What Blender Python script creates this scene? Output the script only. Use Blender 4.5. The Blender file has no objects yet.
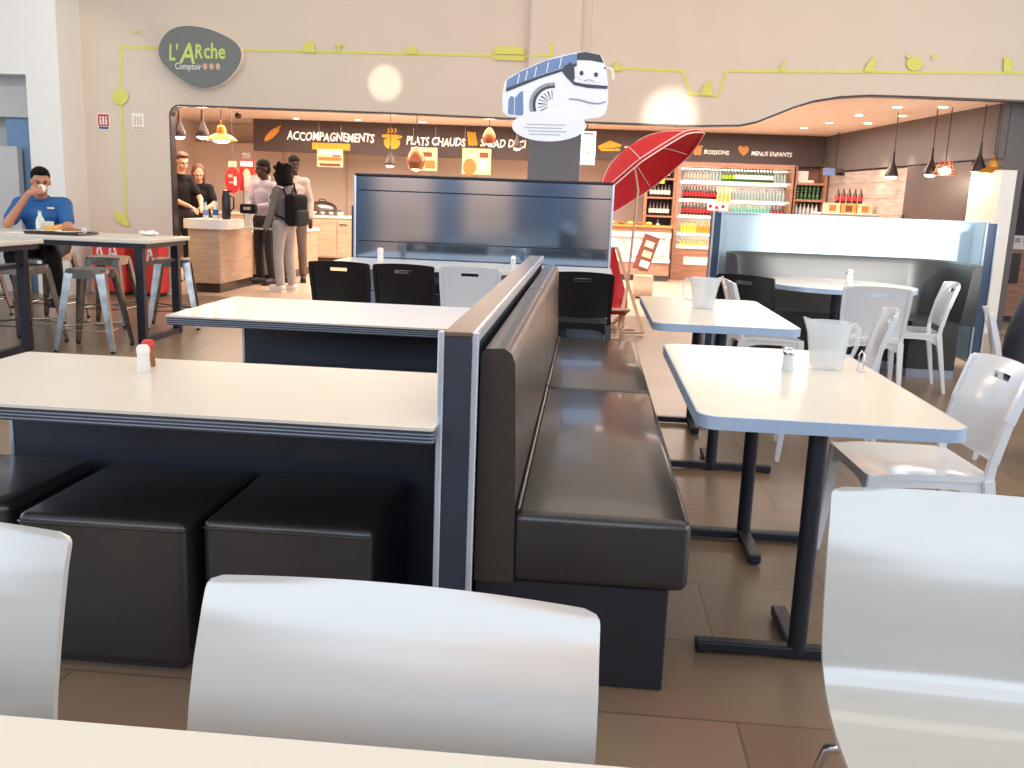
import bpy, bmesh, math, random
from mathutils import Vector, Matrix, Euler
from mathutils.geometry import tessellate_polygon
random.seed(7)
PI = math.pi
C = bpy.context.scene.collection
scn = bpy.context.scene
# ------------------------------------------------------------------ camera
FPX, HC = 930.0, 1.316
_y, _p, _r = math.radians(-4.35), math.radians(11.27), math.radians(2.21)
fw = Vector((math.sin(_y)*math.cos(_p), math.cos(_y)*math.cos(_p), -math.sin(_p)))
rt = Vector((math.cos(_y), -math.sin(_y), 0)); up = rt.cross(fw)
rt, up = math.cos(_r)*rt + math.sin(_r)*up, -math.sin(_r)*rt + math.cos(_r)*up
cam = bpy.data.objects.new('camera', bpy.data.cameras.new('camera')); C.objects.link(cam)
cam.matrix_world = Matrix(((rt.x, up.x, -fw.x, 0), (rt.y, up.y, -fw.y, 0), (rt.z, up.z, -fw.z, HC), (0, 0, 0, 1)))
cam.data.sensor_width = 36; cam.data.lens = FPX/1024*36; cam.data.clip_start = .02; cam.data.clip_end = 100
scn.camera = cam
def at(px, py, **k):
    """point of the place seen at a pixel of the photo, on the plane x=, y= or z="""
    d = fw + rt*((px-512)/FPX) + up*((384-py)/FPX)
    a, v = list(k.items())[0]; i = 'xyz'.index(a)
    o = Vector((0, 0, HC)); return o + d*((v-o[i])/d[i])
# ------------------------------------------------------------------ view, world, lights
scn.view_settings.view_transform = 'Standard'; scn.view_settings.look = 'None'
scn.view_settings.exposure = 0.24; scn.view_settings.gamma = 1.0
try: scn.view_settings.use_curve_mapping = False
except Exception: pass
w = bpy.data.worlds.new('world'); scn.world = w; w.use_nodes = True
w.node_tree.nodes['Background'].inputs[0].default_value = (.62, .78, 1, 1)
w.node_tree.nodes['Background'].inputs[1].default_value = 1.2
def area(name, loc, rot, sx, sy, power, col):
    l = bpy.data.lights.new(name, 'AREA'); l.shape = 'RECTANGLE'; l.size = sx; l.size_y = sy
    l.energy = power; l.color = col
    o = bpy.data.objects.new(name, l); C.objects.link(o); o.location = loc; o.rotation_euler = rot
    return o
def spot(name, loc, target, power, col, ang, blend=.4, size=.03):
    l = bpy.data.lights.new(name, 'SPOT'); l.energy = power; l.color = col
    l.spot_size = math.radians(ang); l.spot_blend = blend; l.shadow_soft_size = size
    o = bpy.data.objects.new(name, l); C.objects.link(o); o.location = loc
    o.rotation_euler = (Vector(target)-Vector(loc)).to_track_quat('-Z', 'Y').to_euler()
    return o
DAY = (.70, .85, 1.0); WARM = (1, .83, .69); NEU = (1, .88, .74)
area('daylight_high_windows', (0, -3.9, 3.2), (math.radians(80), 0, 0), 15, 2.2, 250, DAY)
area('daylight_left_windows', (-7.6, 3, 2.6), (0, math.radians(-80), 0), 2.6, 9, 110, DAY)
area('daylight_right_windows', (7.4, 4, 2.6), (0, math.radians(80), 0), 2.6, 9, 250, (1, .96, .90))
area('hall_ceiling_light', (-.5, 5.6, 4.5), (0, 0, 0), 10, 9, 270, NEU)
area('shop_ceiling_light_left', (-3.2, 14.3, 2.52), (0, 0, 0), 5.5, 4.5, 400, WARM)
area('shop_ceiling_light_right', (1.9, 14.4, 2.52), (0, 0, 0), 3.4, 4.0, 230, (1, .86, .75))
area('shop_floor_bounce_left', (-2.5, 14.2, .9), (PI, 0, 0), 3, 3, 40, (1, .78, .62)) if 0 else None
# ------------------------------------------------------------------ materials
def lin(c): return tuple(((v/255)/12.92 if v/255 <= .04045 else ((v/255+.055)/1.055)**2.4) for v in c)
M = {}
def mat(name, col, rough=.5, metal=0, var=.04, scale=12, emit=0, alpha=1, bump=0, trans=0, coat=0, spec=None):
    m = bpy.data.materials.new(name); m.use_nodes = True; nt = m.node_tree; b = nt.nodes['Principled BSDF']
    c = lin(col); b.inputs['Roughness'].default_value = rough; b.inputs['Metallic'].default_value = metal
    if var:
        n = nt.nodes.new('ShaderNodeTexNoise'); n.inputs['Scale'].default_value = scale; n.inputs['Detail'].default_value = 4
        tc = nt.nodes.new('ShaderNodeTexCoord'); nt.links.new(tc.outputs['Object'], n.inputs['Vector'])
        r = nt.nodes.new('ShaderNodeValToRGB'); nt.links.new(n.outputs['Fac'], r.inputs['Fac'])
        r.color_ramp.elements[0].position = .3; r.color_ramp.elements[1].position = .7
        r.color_ramp.elements[0].color = (*[v*(1-var) for v in c], 1); r.color_ramp.elements[1].color = (*[min(1, v*(1+var)) for v in c], 1)
        nt.links.new(r.outputs['Color'], b.inputs['Base Color'])
        if bump:
            bp = nt.nodes.new('ShaderNodeBump'); bp.inputs['Strength'].default_value = bump; bp.inputs['Distance'].default_value = .01
            nt.links.new(n.outputs['Fac'], bp.inputs['Height']); nt.links.new(bp.outputs['Normal'], b.inputs['Normal'])
    else: b.inputs['Base Color'].default_value = (*c, 1)
    if emit:
        b.inputs['Emission Color'].default_value = (*c, 1); b.inputs['Emission Strength'].default_value = emit
    if alpha < 1: b.inputs['Alpha'].default_value = alpha
    if trans: b.inputs['Transmission Weight'].default_value = trans
    if coat: b.inputs['Coat Weight'].default_value = coat; b.inputs['Coat Roughness'].default_value = .08
    if spec is not None: b.inputs['Specular IOR Level'].default_value = spec
    M[name] = m; return m
def wood(name, c1, c2, scale=(1, 1, 8), rough=.45):
    m = bpy.data.materials.new(name); m.use_nodes = True; nt = m.node_tree; b = nt.nodes['Principled BSDF']
    tc = nt.nodes.new('ShaderNodeTexCoord'); mp = nt.nodes.new('ShaderNodeMapping'); mp.inputs['Scale'].default_value = scale
    n = nt.nodes.new('ShaderNodeTexNoise'); n.inputs['Scale'].default_value = 3; n.inputs['Detail'].default_value = 6
    r = nt.nodes.new('ShaderNodeValToRGB'); r.color_ramp.elements[0].color = (*lin(c1), 1); r.color_ramp.elements[1].color = (*lin(c2), 1)
    r.color_ramp.elements[0].position = .35; r.color_ramp.elements[1].position = .65
    nt.links.new(tc.outputs['Object'], mp.inputs['Vector']); nt.links.new(mp.outputs['Vector'], n.inputs['Vector'])
    nt.links.new(n.outputs['Fac'], r.inputs['Fac']); nt.links.new(r.outputs['Color'], b.inputs['Base Color'])
    b.inputs['Roughness'].default_value = rough; M[name] = m; return m
mat('wall_cream', (216, 200, 182), .75, var=.02, scale=2)
mat('wall_white', (236, 234, 228), .7, var=.01)
mat('wall_grey', (196, 196, 196), .6, var=.02)
mat('rear_wall', (72, 92, 116), .6, var=.03)
mat('wall_blue', (120, 150, 185), .6, var=.02)
mat('shop_wall', (222, 200, 184), .6, var=.03, scale=2)
mat('shop_ceiling', (236, 216, 202), .7, var=.01)
mat('hall_ceiling', (225, 220, 212), .8, var=.01)
mat('dark_wall', (98, 90, 88), .55, var=.05, scale=3)
mat('band', (74, 62, 60), .5, var=.05, scale=4)
mat('column_grey', (112, 116, 122), .5, var=.03)
mat('yellow_paint', (216, 212, 104), .6, var=.03)
mat('gold', (232, 178, 40), .5, var=.03)
mat('carrot', (214, 150, 70), .5, var=.05)
mat('laminate', (216, 209, 196), .28, var=.012, scale=5, coat=.15)
mat('edge_alu', (178, 200, 228), .3, .35, var=.03)  # bluish tint stands in for blue light reflected off the metal
mat('edge_dark', (60, 66, 78), .35, .2, var=.02)
mat('edge_light', (150, 158, 172), .35, .3, var=.02)
mat('panel_blue', (50, 57, 70), .42, .1, var=.04, scale=6)
mat('trim_alu', (205, 214, 228), .25, .6, var=.02)
mat('cap_brown', (128, 112, 102), .3, .75, var=.05, scale=9)
mat('leather', (44, 42, 42), .30, var=.10, scale=60, bump=.05, coat=.25)
mat('leather_warm_lit', (58, 51, 46), .30, var=.10, scale=60, bump=.08)  # black leather with its warm reflected light mixed into the colour
mat('leather_grey', (52, 52, 51), .4, var=.10, scale=50, bump=.08)
mat('kick_dark', (34, 38, 46), .35, var=.05)
mat('black_steel', (40, 42, 52), .38, .3, var=.08, scale=30)
mat('black_plastic', (24, 24, 27), .3, var=.05)
mat('white_plastic', (224, 227, 232), .16, var=.01, coat=.6)
m = mat('shell_plastic', (196, 192, 184), .3, var=.01, coat=1.0).node_tree.nodes['Principled BSDF']; m.inputs['Coat IOR'].default_value = 1.75; m.inputs['Coat Roughness'].default_value = .16; m.inputs['Coat Tint'].default_value = (1, 1, 1, 1)
mat('cream_plastic', (230, 228, 220), .22, var=.01, coat=.5)
mat('chrome', (225, 225, 230), .08, 1, var=0)
mat('steel', (150, 148, 145), .22, .95, var=.25, scale=14)
mat('frosted', (196, 220, 234), .35, var=.02, scale=3, coat=.3)
mat('booth_panel', (60, 78, 102), .4, .2, var=.03)
mat('red_cloth', (206, 26, 38), .65, var=.06, scale=8)
mat('piping', (245, 225, 220), .6, var=0)
mat('pine', (228, 196, 165), .5, var=.08, scale=25)
mat('glass', (235, 242, 245), .06, var=0, trans=.0, alpha=.28)
mat('pitcher', (226, 230, 232), .12, var=0, alpha=.42, coat=.5)
mat('lamp_glow', (255, 226, 190), .5, var=0, emit=14)
mat('spot_glow', (255, 232, 200), .5, var=0, emit=10)
mat('led', (255, 246, 232), .5, var=0, emit=6.0)
mat('screen', (238, 232, 240), .3, var=0, emit=1.0)
mat('copper', (190, 120, 85), .3, .6, var=.05)
mat('amber_metal', (214, 150, 62), .35, .4, var=.05)
mat('dark_lamp', (62, 48, 46), .25, .3, var=.05)
mat('white_top', (236, 230, 222), .3, var=.01)
mat('sign_grey', (112, 116, 112), .5, var=.03)
mat('sign_green', (198, 222, 110), .5, var=0)
mat('sign_white', (240, 238, 230), .5, var=0)
mat('sign_beige', (214, 176, 146), .5, var=0)
mat('sign_text', (255, 246, 236), .5, var=0, emit=.35)
mat('red_sign', (190, 36, 40), .5, var=.03)
mat('red_box', (205, 52, 46), .5, var=.05)
mat('navy_ink', (50, 60, 130), .5, var=0)
mat('paper', (238, 232, 224), .6, var=.01)
mat('paper_peach', (236, 190, 150), .6, var=.02)
mat('paper_yellow', (222, 190, 70), .6, var=.02)
mat('orange_ink', (222, 110, 50), .6, var=.05)
mat('brown_ink', (120, 60, 40), .6, var=.05)
mat('bus_white', (238, 242, 250), .35, var=.01)
mat('bus_blue', (110, 138, 186), .35, var=.1, scale=30)
mat('bus_dark', (56, 60, 72), .35, var=.1, scale=30)
mat('bus_grey', (150, 156, 166), .4, var=.1, scale=40)
mat('skin_light', (214, 160, 130), .5, var=.04)
mat('skin_tan', (186, 128, 98), .5, var=.04)
mat('skin_dark', (62, 41, 34), .55, var=.04, spec=.25)
mat('lips', (170, 90, 80), .5, var=0)
mat('eye', (30, 24, 22), .2, var=0)
mat('hair_dark', (17, 13, 13), .75, var=.2, scale=60, spec=.15)
mat('hair_brown', (70, 46, 36), .6, var=.2, scale=60)
mat('hair_red', (104, 60, 44), .6, var=.2, scale=60)
mat('shirt_blue', (34, 92, 150), .75, var=.08, scale=10)
mat('shirt_black', (22, 21, 23), .8, var=.08, spec=.2)
mat('shirt_lavender', (146, 136, 150), .75, var=.14, scale=40)
mat('hoodie_grey', (112, 106, 106), .8, var=.1)
mat('shirt_pale', (160, 146, 138), .75, var=.06)
mat('trouser_black', (28, 28, 34), .75, var=.08)
mat('trouser_grey', (166, 158, 156), .75, var=.06)
mat('trouser_brown', (104, 88, 80), .75, var=.06)
mat('jacket_navy', (34, 40, 52), .6, var=.12, scale=14)
mat('shoe_white', (228, 220, 214), .5, var=.02)
mat('shoe_dark', (36, 34, 38), .5, var=.02)
mat('food_yellow', (232, 188, 90), .6, var=.15, scale=60)
mat('food_brown', (150, 96, 56), .6, var=.15, scale=60)
mat('green_glass', (46, 96, 52), .15, var=.05, coat=.5)
mat('dark_glass', (52, 30, 28), .15, var=.05, coat=.5)
mat('clear_glass', (206, 214, 212), .12, var=.03, coat=.5)
mat('fridge_clear', (150, 168, 168), .15, var=.05, coat=.5)
mat('cola_red', (196, 40, 48), .4, var=.04)
mat('juice_orange', (240, 150, 50), .2, var=.05, coat=.5)
mat('juice_yellow', (232, 214, 70), .2, var=.05, coat=.5)
mat('teal_bottle', (80, 180, 160), .2, var=.05, coat=.5)
mat('lime', (160, 196, 40), .4, var=.04)
mat('grey_marble', (178, 168, 162), .4, var=.1, scale=5)
wood('oak', (180, 150, 126), (198, 170, 144), (1.2, 1.2, 9))
wood('oak_pale', (190, 168, 146), (206, 186, 164), (1.2, 1.2, 9))
wood('brown_wood', (150, 106, 84), (174, 128, 102), (1, 1, 9))
wood('grey_wood', (150, 138, 130), (176, 162, 152), (1, 1, 9))
wood('facade_peach', (226, 186, 160), (236, 200, 176), (1, 1, 1))
# floor: wide brown tiles, semi gloss
m = mat('floor', (122, 104, 88), .32, var=0); nt = m.node_tree; b = nt.nodes['Principled BSDF']
tc = nt.nodes.new('ShaderNodeTexCoord'); mp = nt.nodes.new('ShaderNodeMapping')
br = nt.nodes.new('ShaderNodeTexBrick'); br.inputs['Scale'].default_value = 1; br.inputs['Brick Width'].default_value = .9; br.inputs['Row Height'].default_value = .45
br.inputs['Mortar Size'].default_value = .004; br.offset = .5; br.inputs['Bias'].default_value = 0
br.inputs['Color1'].default_value = (*lin((128, 106, 86)), 1); br.inputs['Color2'].default_value = (*lin((142, 120, 99)), 1); br.inputs['Mortar'].default_value = (*lin((104, 88, 76)), 1)
nz = nt.nodes.new('ShaderNodeTexNoise'); nz.inputs['Scale'].default_value = 2.5
mx = nt.nodes.new('ShaderNodeMixRGB'); mx.blend_type = 'MULTIPLY'; mx.inputs[0].default_value = .25
nt.links.new(tc.outputs['Object'], mp.inputs['Vector']); nt.links.new(mp.outputs['Vector'], br.inputs['Vector']); nt.links.new(tc.outputs['Object'], nz.inputs['Vector'])
nt.links.new(br.outputs['Color'], mx.inputs[1]); nt.links.new(nz.outputs['Color'], mx.inputs[2]); nt.links.new(mx.outputs[0], b.inputs['Base Color'])
mat('floor_lit', (196, 172, 152), .35, var=.03, scale=2)  # paler than the hall floor: the shop's different lighting put into the colour
# brushed blue steel of the tall screen: stretched bump gives vertical streaks
m = mat('brushed_blue', (132, 150, 172), .09, .88, var=0); nt = m.node_tree; b = nt.nodes['Principled BSDF']
tc = nt.nodes.new('ShaderNodeTexCoord'); mp = nt.nodes.new('ShaderNodeMapping'); mp.inputs['Scale'].default_value = (260, 260, 3)
nz = nt.nodes.new('ShaderNodeTexNoise'); nz.inputs['Scale'].default_value = 1
bpn = nt.nodes.new('ShaderNodeBump'); bpn.inputs['Strength'].default_value = .012; bpn.inputs['Distance'].default_value = .002
nt.links.new(tc.outputs['Object'], mp.inputs['Vector']); nt.links.new(mp.outputs['Vector'], nz.inputs['Vector'])
nt.links.new(nz.outputs['Fac'], bpn.inputs['Height']); nt.links.new(bpn.outputs['Normal'], b.inputs['Normal'])
# ------------------------------------------------------------------ mesh helpers
def bx(bm, x0, x1, y0, y1, z0, z1, bev=0, seg=2, rot=None):
    r = bmesh.ops.create_cube(bm, size=1); vs = r['verts']
    c = Vector(((x0+x1)/2, (y0+y1)/2, (z0+z1)/2))
    for v in vs: v.co = Vector((v.co.x*(x1-x0), v.co.y*(y1-y0), v.co.z*(z1-z0)))
    if bev:
        es = list({e for v in vs for e in v.link_edges})
        g = bmesh.ops.bevel(bm, geom=es, offset=bev, segments=seg, profile=.5, affect='EDGES')
        vs = list({v for f in g['faces'] for v in f.verts} | {v for v in vs if v.is_valid})
    for v in vs: v.co = (rot @ v.co if rot else v.co) + c
    return vs
def tube(bm, pts, r, n=8, cap=True):
    pts = [Vector(p) for p in pts]; R = r if isinstance(r, (list, tuple)) else [r]*len(pts)
    rings = []; prev = None
    for i, p in enumerate(pts):
        d = (pts[min(i+1, len(pts)-1)]-pts[max(i-1, 0)]).normalized()
        if prev is None:
            a = Vector((0, 0, 1)) if abs(d.z) < .9 else Vector((1, 0, 0)); u = d.cross(a).normalized()
        else: u = (prev - d*prev.dot(d)).normalized()
        v = d.cross(u); prev = u
        rings.append([bm.verts.new(p + (u*math.cos(2*PI*k/n)+v*math.sin(2*PI*k/n))*R[i]) for k in range(n)])
    for a, b in zip(rings, rings[1:]):
        for k in range(n): bm.faces.new((a[k], a[(k+1) % n], b[(k+1) % n], b[k]))
    if cap: bm.faces.new(rings[0][::-1]); bm.faces.new(rings[-1])
def bar(bm, p0, p1, w, d, w1=None, d1=None):
    """four-sided tapering bar"""
    p0, p1 = Vector(p0), Vector(p1); ax = (p1-p0).normalized()
    a = Vector((0, 1, 0)) if abs(ax.y) < .8 else Vector((0, 0, 1))
    u = a.cross(ax).normalized(); v = ax.cross(u)
    w1 = w1 or w; d1 = d1 or d; rg = []
    for p, ww, dd in ((p0, w, d), (p1, w1, d1)):
        rg.append([bm.verts.new(p+u*sx*ww/2+v*sy*dd/2) for sx, sy in ((-1, -1), (1, -1), (1, 1), (-1, 1))])
    for k in range(4): bm.faces.new((rg[0][k], rg[0][(k+1) % 4], rg[1][(k+1) % 4], rg[1][k]))
    bm.faces.new(rg[0][::-1]); bm.faces.new(rg[1])
def lathe(bm, prof, n=20, c=(0, 0, 0), cap=True):
    c = Vector(c); rings = []
    for r, z in prof: rings.append([bm.verts.new(c+Vector((max(r, 1e-4)*math.cos(2*PI*k/n), max(r, 1e-4)*math.sin(2*PI*k/n), z))) for k in range(n)])
    for a, b in zip(rings, rings[1:]):
        for k in range(n): bm.faces.new((a[k], a[(k+1) % n], b[(k+1) % n], b[k]))
    if cap and prof[0][0] > 1e-3: bm.faces.new(rings[0][::-1])
    if cap and prof[-1][0] > 1e-3: bm.faces.new(rings[-1])
def convex(pts):
    n = len(pts); s = 0
    for i in range(n):
        a, b, c = pts[i], pts[(i+1) % n], pts[(i+2) % n]; k = (b[0]-a[0])*(c[1]-b[1])-(b[1]-a[1])*(c[0]-b[0])
        if abs(k) < 1e-9: continue
        if s and (k > 0) != (s > 0): return False
        s = k
    return True
def prism(bm, pts, axis, a0, a1):
    """extrude a closed outline (2D) along axis ('y': pts are x,z; 'z': pts are x,y; 'x': pts are y,z)"""
    def P(p, a): return Vector((p[0], a, p[1])) if axis == 'y' else Vector((p[0], p[1], a)) if axis == 'z' else Vector((a, p[0], p[1]))
    A = [bm.verts.new(P(p, a0)) for p in pts]; B = [bm.verts.new(P(p, a1)) for p in pts]; n = len(pts)
    for k in range(n): bm.faces.new((A[k], A[(k+1) % n], B[(k+1) % n], B[k]))
    if n <= 4 or convex(pts): bm.faces.new(A[::-1]); bm.faces.new(B); return
    for t in tessellate_polygon([[Vector((p[0], p[1], 0)) for p in pts]]):
        bm.faces.new([A[i] for i in t]); bm.faces.new([B[i] for i in t])
def rrect(x0, x1, y0, y1, r, n=6):
    out = []
    for cx, cy, a in ((x1-r, y1-r, 0), (x0+r, y1-r, 90), (x0+r, y0+r, 180), (x1-r, y0+r, 270)):
        for k in range(n+1):
            t = math.radians(a+90*k/n); out.append((cx+r*math.cos(t), cy+r*math.sin(t)))
    return out
def ell(bm, c, rx, ry, rz, u=16, v=10, rot=None):
    r = bmesh.ops.create_uvsphere(bm, u_segments=u, v_segments=v, radius=1)
    for q in r['verts']:
        p = Vector((q.co.x*rx, q.co.y*ry, q.co.z*rz)); q.co = (rot @ p if rot else p)+Vector(c)
def obj(name, bm, m, parent=None, smooth=None, kind=None, world=False):
    """link a bmesh as ONE mesh object; world=True: coordinates are the room's, made local to the parent"""
    if world and parent is not None:
        bm.transform((Matrix.Translation(parent.location) @ parent.rotation_euler.to_matrix().to_4x4()).inverted())
    bmesh.ops.recalc_face_normals(bm, faces=bm.faces)
    me = bpy.data.meshes.new(name); bm.to_mesh(me); bm.free()
    me.materials.append(M[m] if isinstance(m, str) else m)
    o = bpy.data.objects.new(name, me); C.objects.link(o)
    if parent is not None: o.parent = parent
    if smooth is not None:
        for p in me.polygons: p.use_smooth = True
        try: me.set_sharp_from_angle(angle=math.radians(smooth))
        except Exception: pass
    if kind: o['kind'] = kind
    return o
def thing(name, label, cat, loc=(0, 0, 0), rotz=0, group=None):
    o = bpy.data.objects.new(name, None); C.objects.link(o); o.location = loc; o.rotation_euler = (0, 0, rotz)
    o.empty_display_size = .1
    o['label'] = label; o['category'] = cat
    if group: o['group'] = group
    return o
def tag(o, label, cat, group=None):
    o['label'] = label; o['category'] = cat
    if group: o['group'] = group
    return o
def dup(root, loc, rotz=0, label=None, group=None):
    r = root.copy(); C.objects.link(r); r.location = loc; r.rotation_euler = (0, 0, rotz)
    if label: r['label'] = label
    if group: r['group'] = group
    for ch in list(root.children):
        c = ch.copy(); C.objects.link(c); c.parent = r
        for g in list(ch.children):
            d = g.copy(); C.objects.link(d); d.parent = c
    return r
def N(): return bmesh.new()
def text(name, s, size, loc, m, parent=None, rot=(PI/2, 0, 0), shear=0, ext=.002, bold=0, align='LEFT', sx=1, jitter=0, width=None):
    cu = bpy.data.curves.new(name, 'FONT'); cu.body = s; cu.size = size; cu.extrude = ext; cu.shear = shear; cu.offset = bold
    cu.align_x = align; cu.resolution_u = 2
    o = bpy.data.objects.new(name+'_curve', cu); C.objects.link(o)
    dg = bpy.context.evaluated_depsgraph_get(); dg.update()
    me = bpy.data.meshes.new_from_object(o.evaluated_get(dg)); bpy.data.objects.remove(o); me.name = name
    bm = N(); bm.from_mesh(me); bpy.data.meshes.remove(me)
    if width: sx = width/max(v.co.x for v in bm.verts)
    if jitter:
        for v in bm.verts: v.co.y += jitter*math.sin(v.co.x/size*2.3)+jitter*.5*math.sin(v.co.x/size*5.1)
    bm.transform(Matrix.Translation(Vector(loc)) @ Euler(rot).to_matrix().to_4x4() @ Matrix.Diagonal((sx, 1, 1, 1)))
    return obj(name, bm, m, parent, world=True)
# ================================================================== THE ROOM
YW = 11.0            # front plane of the storefront wall
YB = 17.2            # back plane of the shop
bm = N(); bx(bm, -9, 9, -4, YW+.1, -.06, 0); obj('floor', bm, 'floor', kind='structure')
bm = N(); bx(bm, -9, 9, YW+.1, 19.5, -.06, 0); obj('floor_shop', bm, 'floor_lit', kind='structure')
bm = N(); bx(bm, -9, 9, -4, YW+.3, 4.6, 4.7); obj('ceiling', bm, 'hall_ceiling', kind='structure')
# storefront wall with its wide opening: rounded corner left, wave to the right
def W(px, py): p = at(px, py, y=YW); return (p.x, p.z)
xl = W(171, 150)[0]; zt = W(230, 107)[1]; r = .12
op = [(xl, 0), (xl, zt-r)]
op += [(xl+r-r*math.cos(t), zt-r+r*math.sin(t)) for t in (PI/8*k for k in range(1, 5))]
for px, py in ((400, 113.5), (590, 122.5), (700, 126), (740, 125.5), (757, 122), (775, 115), (795, 107), (815, 101), (840, 97), (870, 95.5), (920, 97), (1024, 101)): op.append(W(px, py))
op.append((6.2, op[-1][1]-.05)); op.append((6.2, 0))
bm = N(); prism(bm, [(-9, 0), ] + op + [(9, 0), (9, 4.6), (-9, 4.6)], 'y', YW, YW+.12)
obj('wall_back', bm, 'wall_cream', kind='structure')
bm = N()   # dark reveal line round the opening
off = .012
for (a, b2) in zip(op[:-1], op[1:-1]): bar(bm, (a[0], YW+.06, a[1]), (b2[0], YW+.06, b2[1]), .02, .125)
obj('trim_1', bm, 'dark_lamp', kind='structure')
# pilaster between the two bays: cream above the opening, grey below
a, b2 = W(530, 40)[0], W(581, 40)[0]
bm = N(); bx(bm, a, b2, YW-.07, YW, W(560, 121)[1], 4.6); obj('wall_pilaster', bm, 'wall_cream', kind='structure')
bm = N(); bx(bm, W(527, 150)[0], W(580, 150)[0], YW+.24, YW+.75, 0, 2.55); obj('wall_column', bm, 'column_grey', kind='structure')
bm = N(); bx(bm, -9, xl, YW-.02, YW, 0, .07); obj('baseboard_back', bm, 'wall_white', kind='structure')
# white wall block at the left with a doorway
YL = 10.5
p = at(58, 60, y=YL); xr = p.x; dx = at(29, 130, y=YL).x; dz = at(10, 74, y=YL).z
bm = N(); bx(bm, dx, xr, YL, YW, 0, 4.6); obj('wall_left_pier', bm, 'wall_white', kind='structure')
bm = N(); bx(bm, -9, dx, YL, YL+.25, dz, 4.6); obj('wall_left_lintel', bm, 'wall_white', kind='structure')
bm = N(); bx(bm, -9, dx, YW-.04, YW, 0, 4.6); obj('wall_left_recess', bm, 'wall_grey', kind='structure')
tz = at(10, 113, y=YL+.3).z
bm = N(); bx(bm, -9, dx, YL+.26, YL+.38, tz, dz+.1); bx(bm, -9, dx, YL+.22, YL+.4, tz-.05, tz); obj('trim_2', bm, 'wall_grey', kind='structure')
bm = N(); bx(bm, at(12, 200, y=YL+.3).x, dx, YL+.27, YL+.33, 0, tz-.05); obj('door_1', bm, 'wall_blue', kind='structure')
bm = N(); bx(bm, -9, at(20, 200, y=YL+.1).x, YL+.1, YL+.2, .12, at(5, 146, y=YL+.1).z); bx(bm, -9, at(20, 200, y=YL+.1).x, YL+.1, YL+.2, 0, .12)
obj('wall_left_partition', bm, 'wall_grey', kind='structure')
# side and rear walls of the hall (they show in the reflections)
bm = N()
for y0, y1 in ((-4, -1), (8, YL+.2)): bx(bm, -9, -8.8, y0, y1, 0, 4.6)
bx(bm, -9, -8.8, -1, 8, 0, .9); bx(bm, -9, -8.8, -1, 8, 4.1, 4.6)
for k in range(4): bx(bm, -8.98, -8.82, -1+k*3-.06, -1+k*3+.06, .9, 4.1)
obj('wall_left', bm, 'wall_white', kind='structure')
bm = N(); bx(bm, 8.8, 9, -4, 19.5, 0, .9); bx(bm, 8.8, 9, -4, 19.5, 4.1, 4.6)
for k in range(8): bx(bm, 8.82, 8.98, -4+k*3-.06, -4+k*3+.06, .9, 4.1)
obj('wall_right', bm, 'wall_white', kind='structure')
bm = N(); bx(bm, -9, 9, -4.1, -4, 0, 2.0); obj('wall_front', bm, 'rear_wall', kind='structure')
bm = N(); bx(bm, -9, 9, -4.1, -4, 4.4, 4.6)
for k in range(7): bx(bm, -9+k*3-.05, -9+k*3+.05, -4.09, -4.0, 2.0, 4.4)
obj('window_1', bm, 'wall_white', kind='structure')
bm = N()
for x0, x1 in ((-4.7, -3.45), (-2.75, -1.7), (-.1, .6)): bx(bm, x0, x1, -4, -3.85, 0, 2.3)
obj('wall_front_piers', bm, 'facade_peach', kind='structure')
for x in (-4.08, -2.22, .25): spot('added_pier_spot', (x, -2.4, 4.3), (x, -3.85, 1.1), 1500, (1, .82, .66), 46, .6, .1)  # added spots, brightening the unseen piers that reflect as warm streaks
# the shop behind the opening
bm = N(); bx(bm, -9, 9, YW+.12, 19.4, 2.59, 2.66); obj('ceiling_shop', bm, 'shop_ceiling', kind='structure')
bm = N(); bx(bm, -9, 9, 19.0, 19.2, 0, 2.6); obj('wall_shop_back', bm, 'shop_wall', kind='structure')
bm = N(); bx(bm, -8.2, -8.0, YW+.12, 19, 0, 2.6); obj('wall_shop_left', bm, 'shop_wall', kind='structure')
# angled dark wall on the right
A0 = Vector((at(826, 137, z=2.59).x, YB, 0)); A1 = Vector((4.62, YW+.35, 0))
def along(t, off=0):
    d = (A1-A0); n = Vector((-d.y, d.x, 0)).normalized()
    if n.x > 0: n = -n
    return A0+d*t+n*off
def slab(bm, t0, t1, off0, off1, z0, z1):
    ps = [along(t0, off0), along(t1, off0), along(t1, off1), along(t0, off1)]
    prism(bm, [(q.x, q.y) for q in ps], 'z', z0, z1)
bm = N(); slab(bm, -.1, 1, -.3, -.05, 0, 2.59); obj('wall_right_shop', bm, 'dark_wall', kind='structure')
bm = N(); slab(bm, 0, 1, -.06, .02, 1.98, 2.588); obj('wall_right_band', bm, 'dark_wall', kind='structure')
bm = N(); bx(bm, A1.x-.2, 9, 13.4, 13.6, 0, 2.585); obj('wall_right_return', bm, 'dark_wall', kind='structure')
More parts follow.
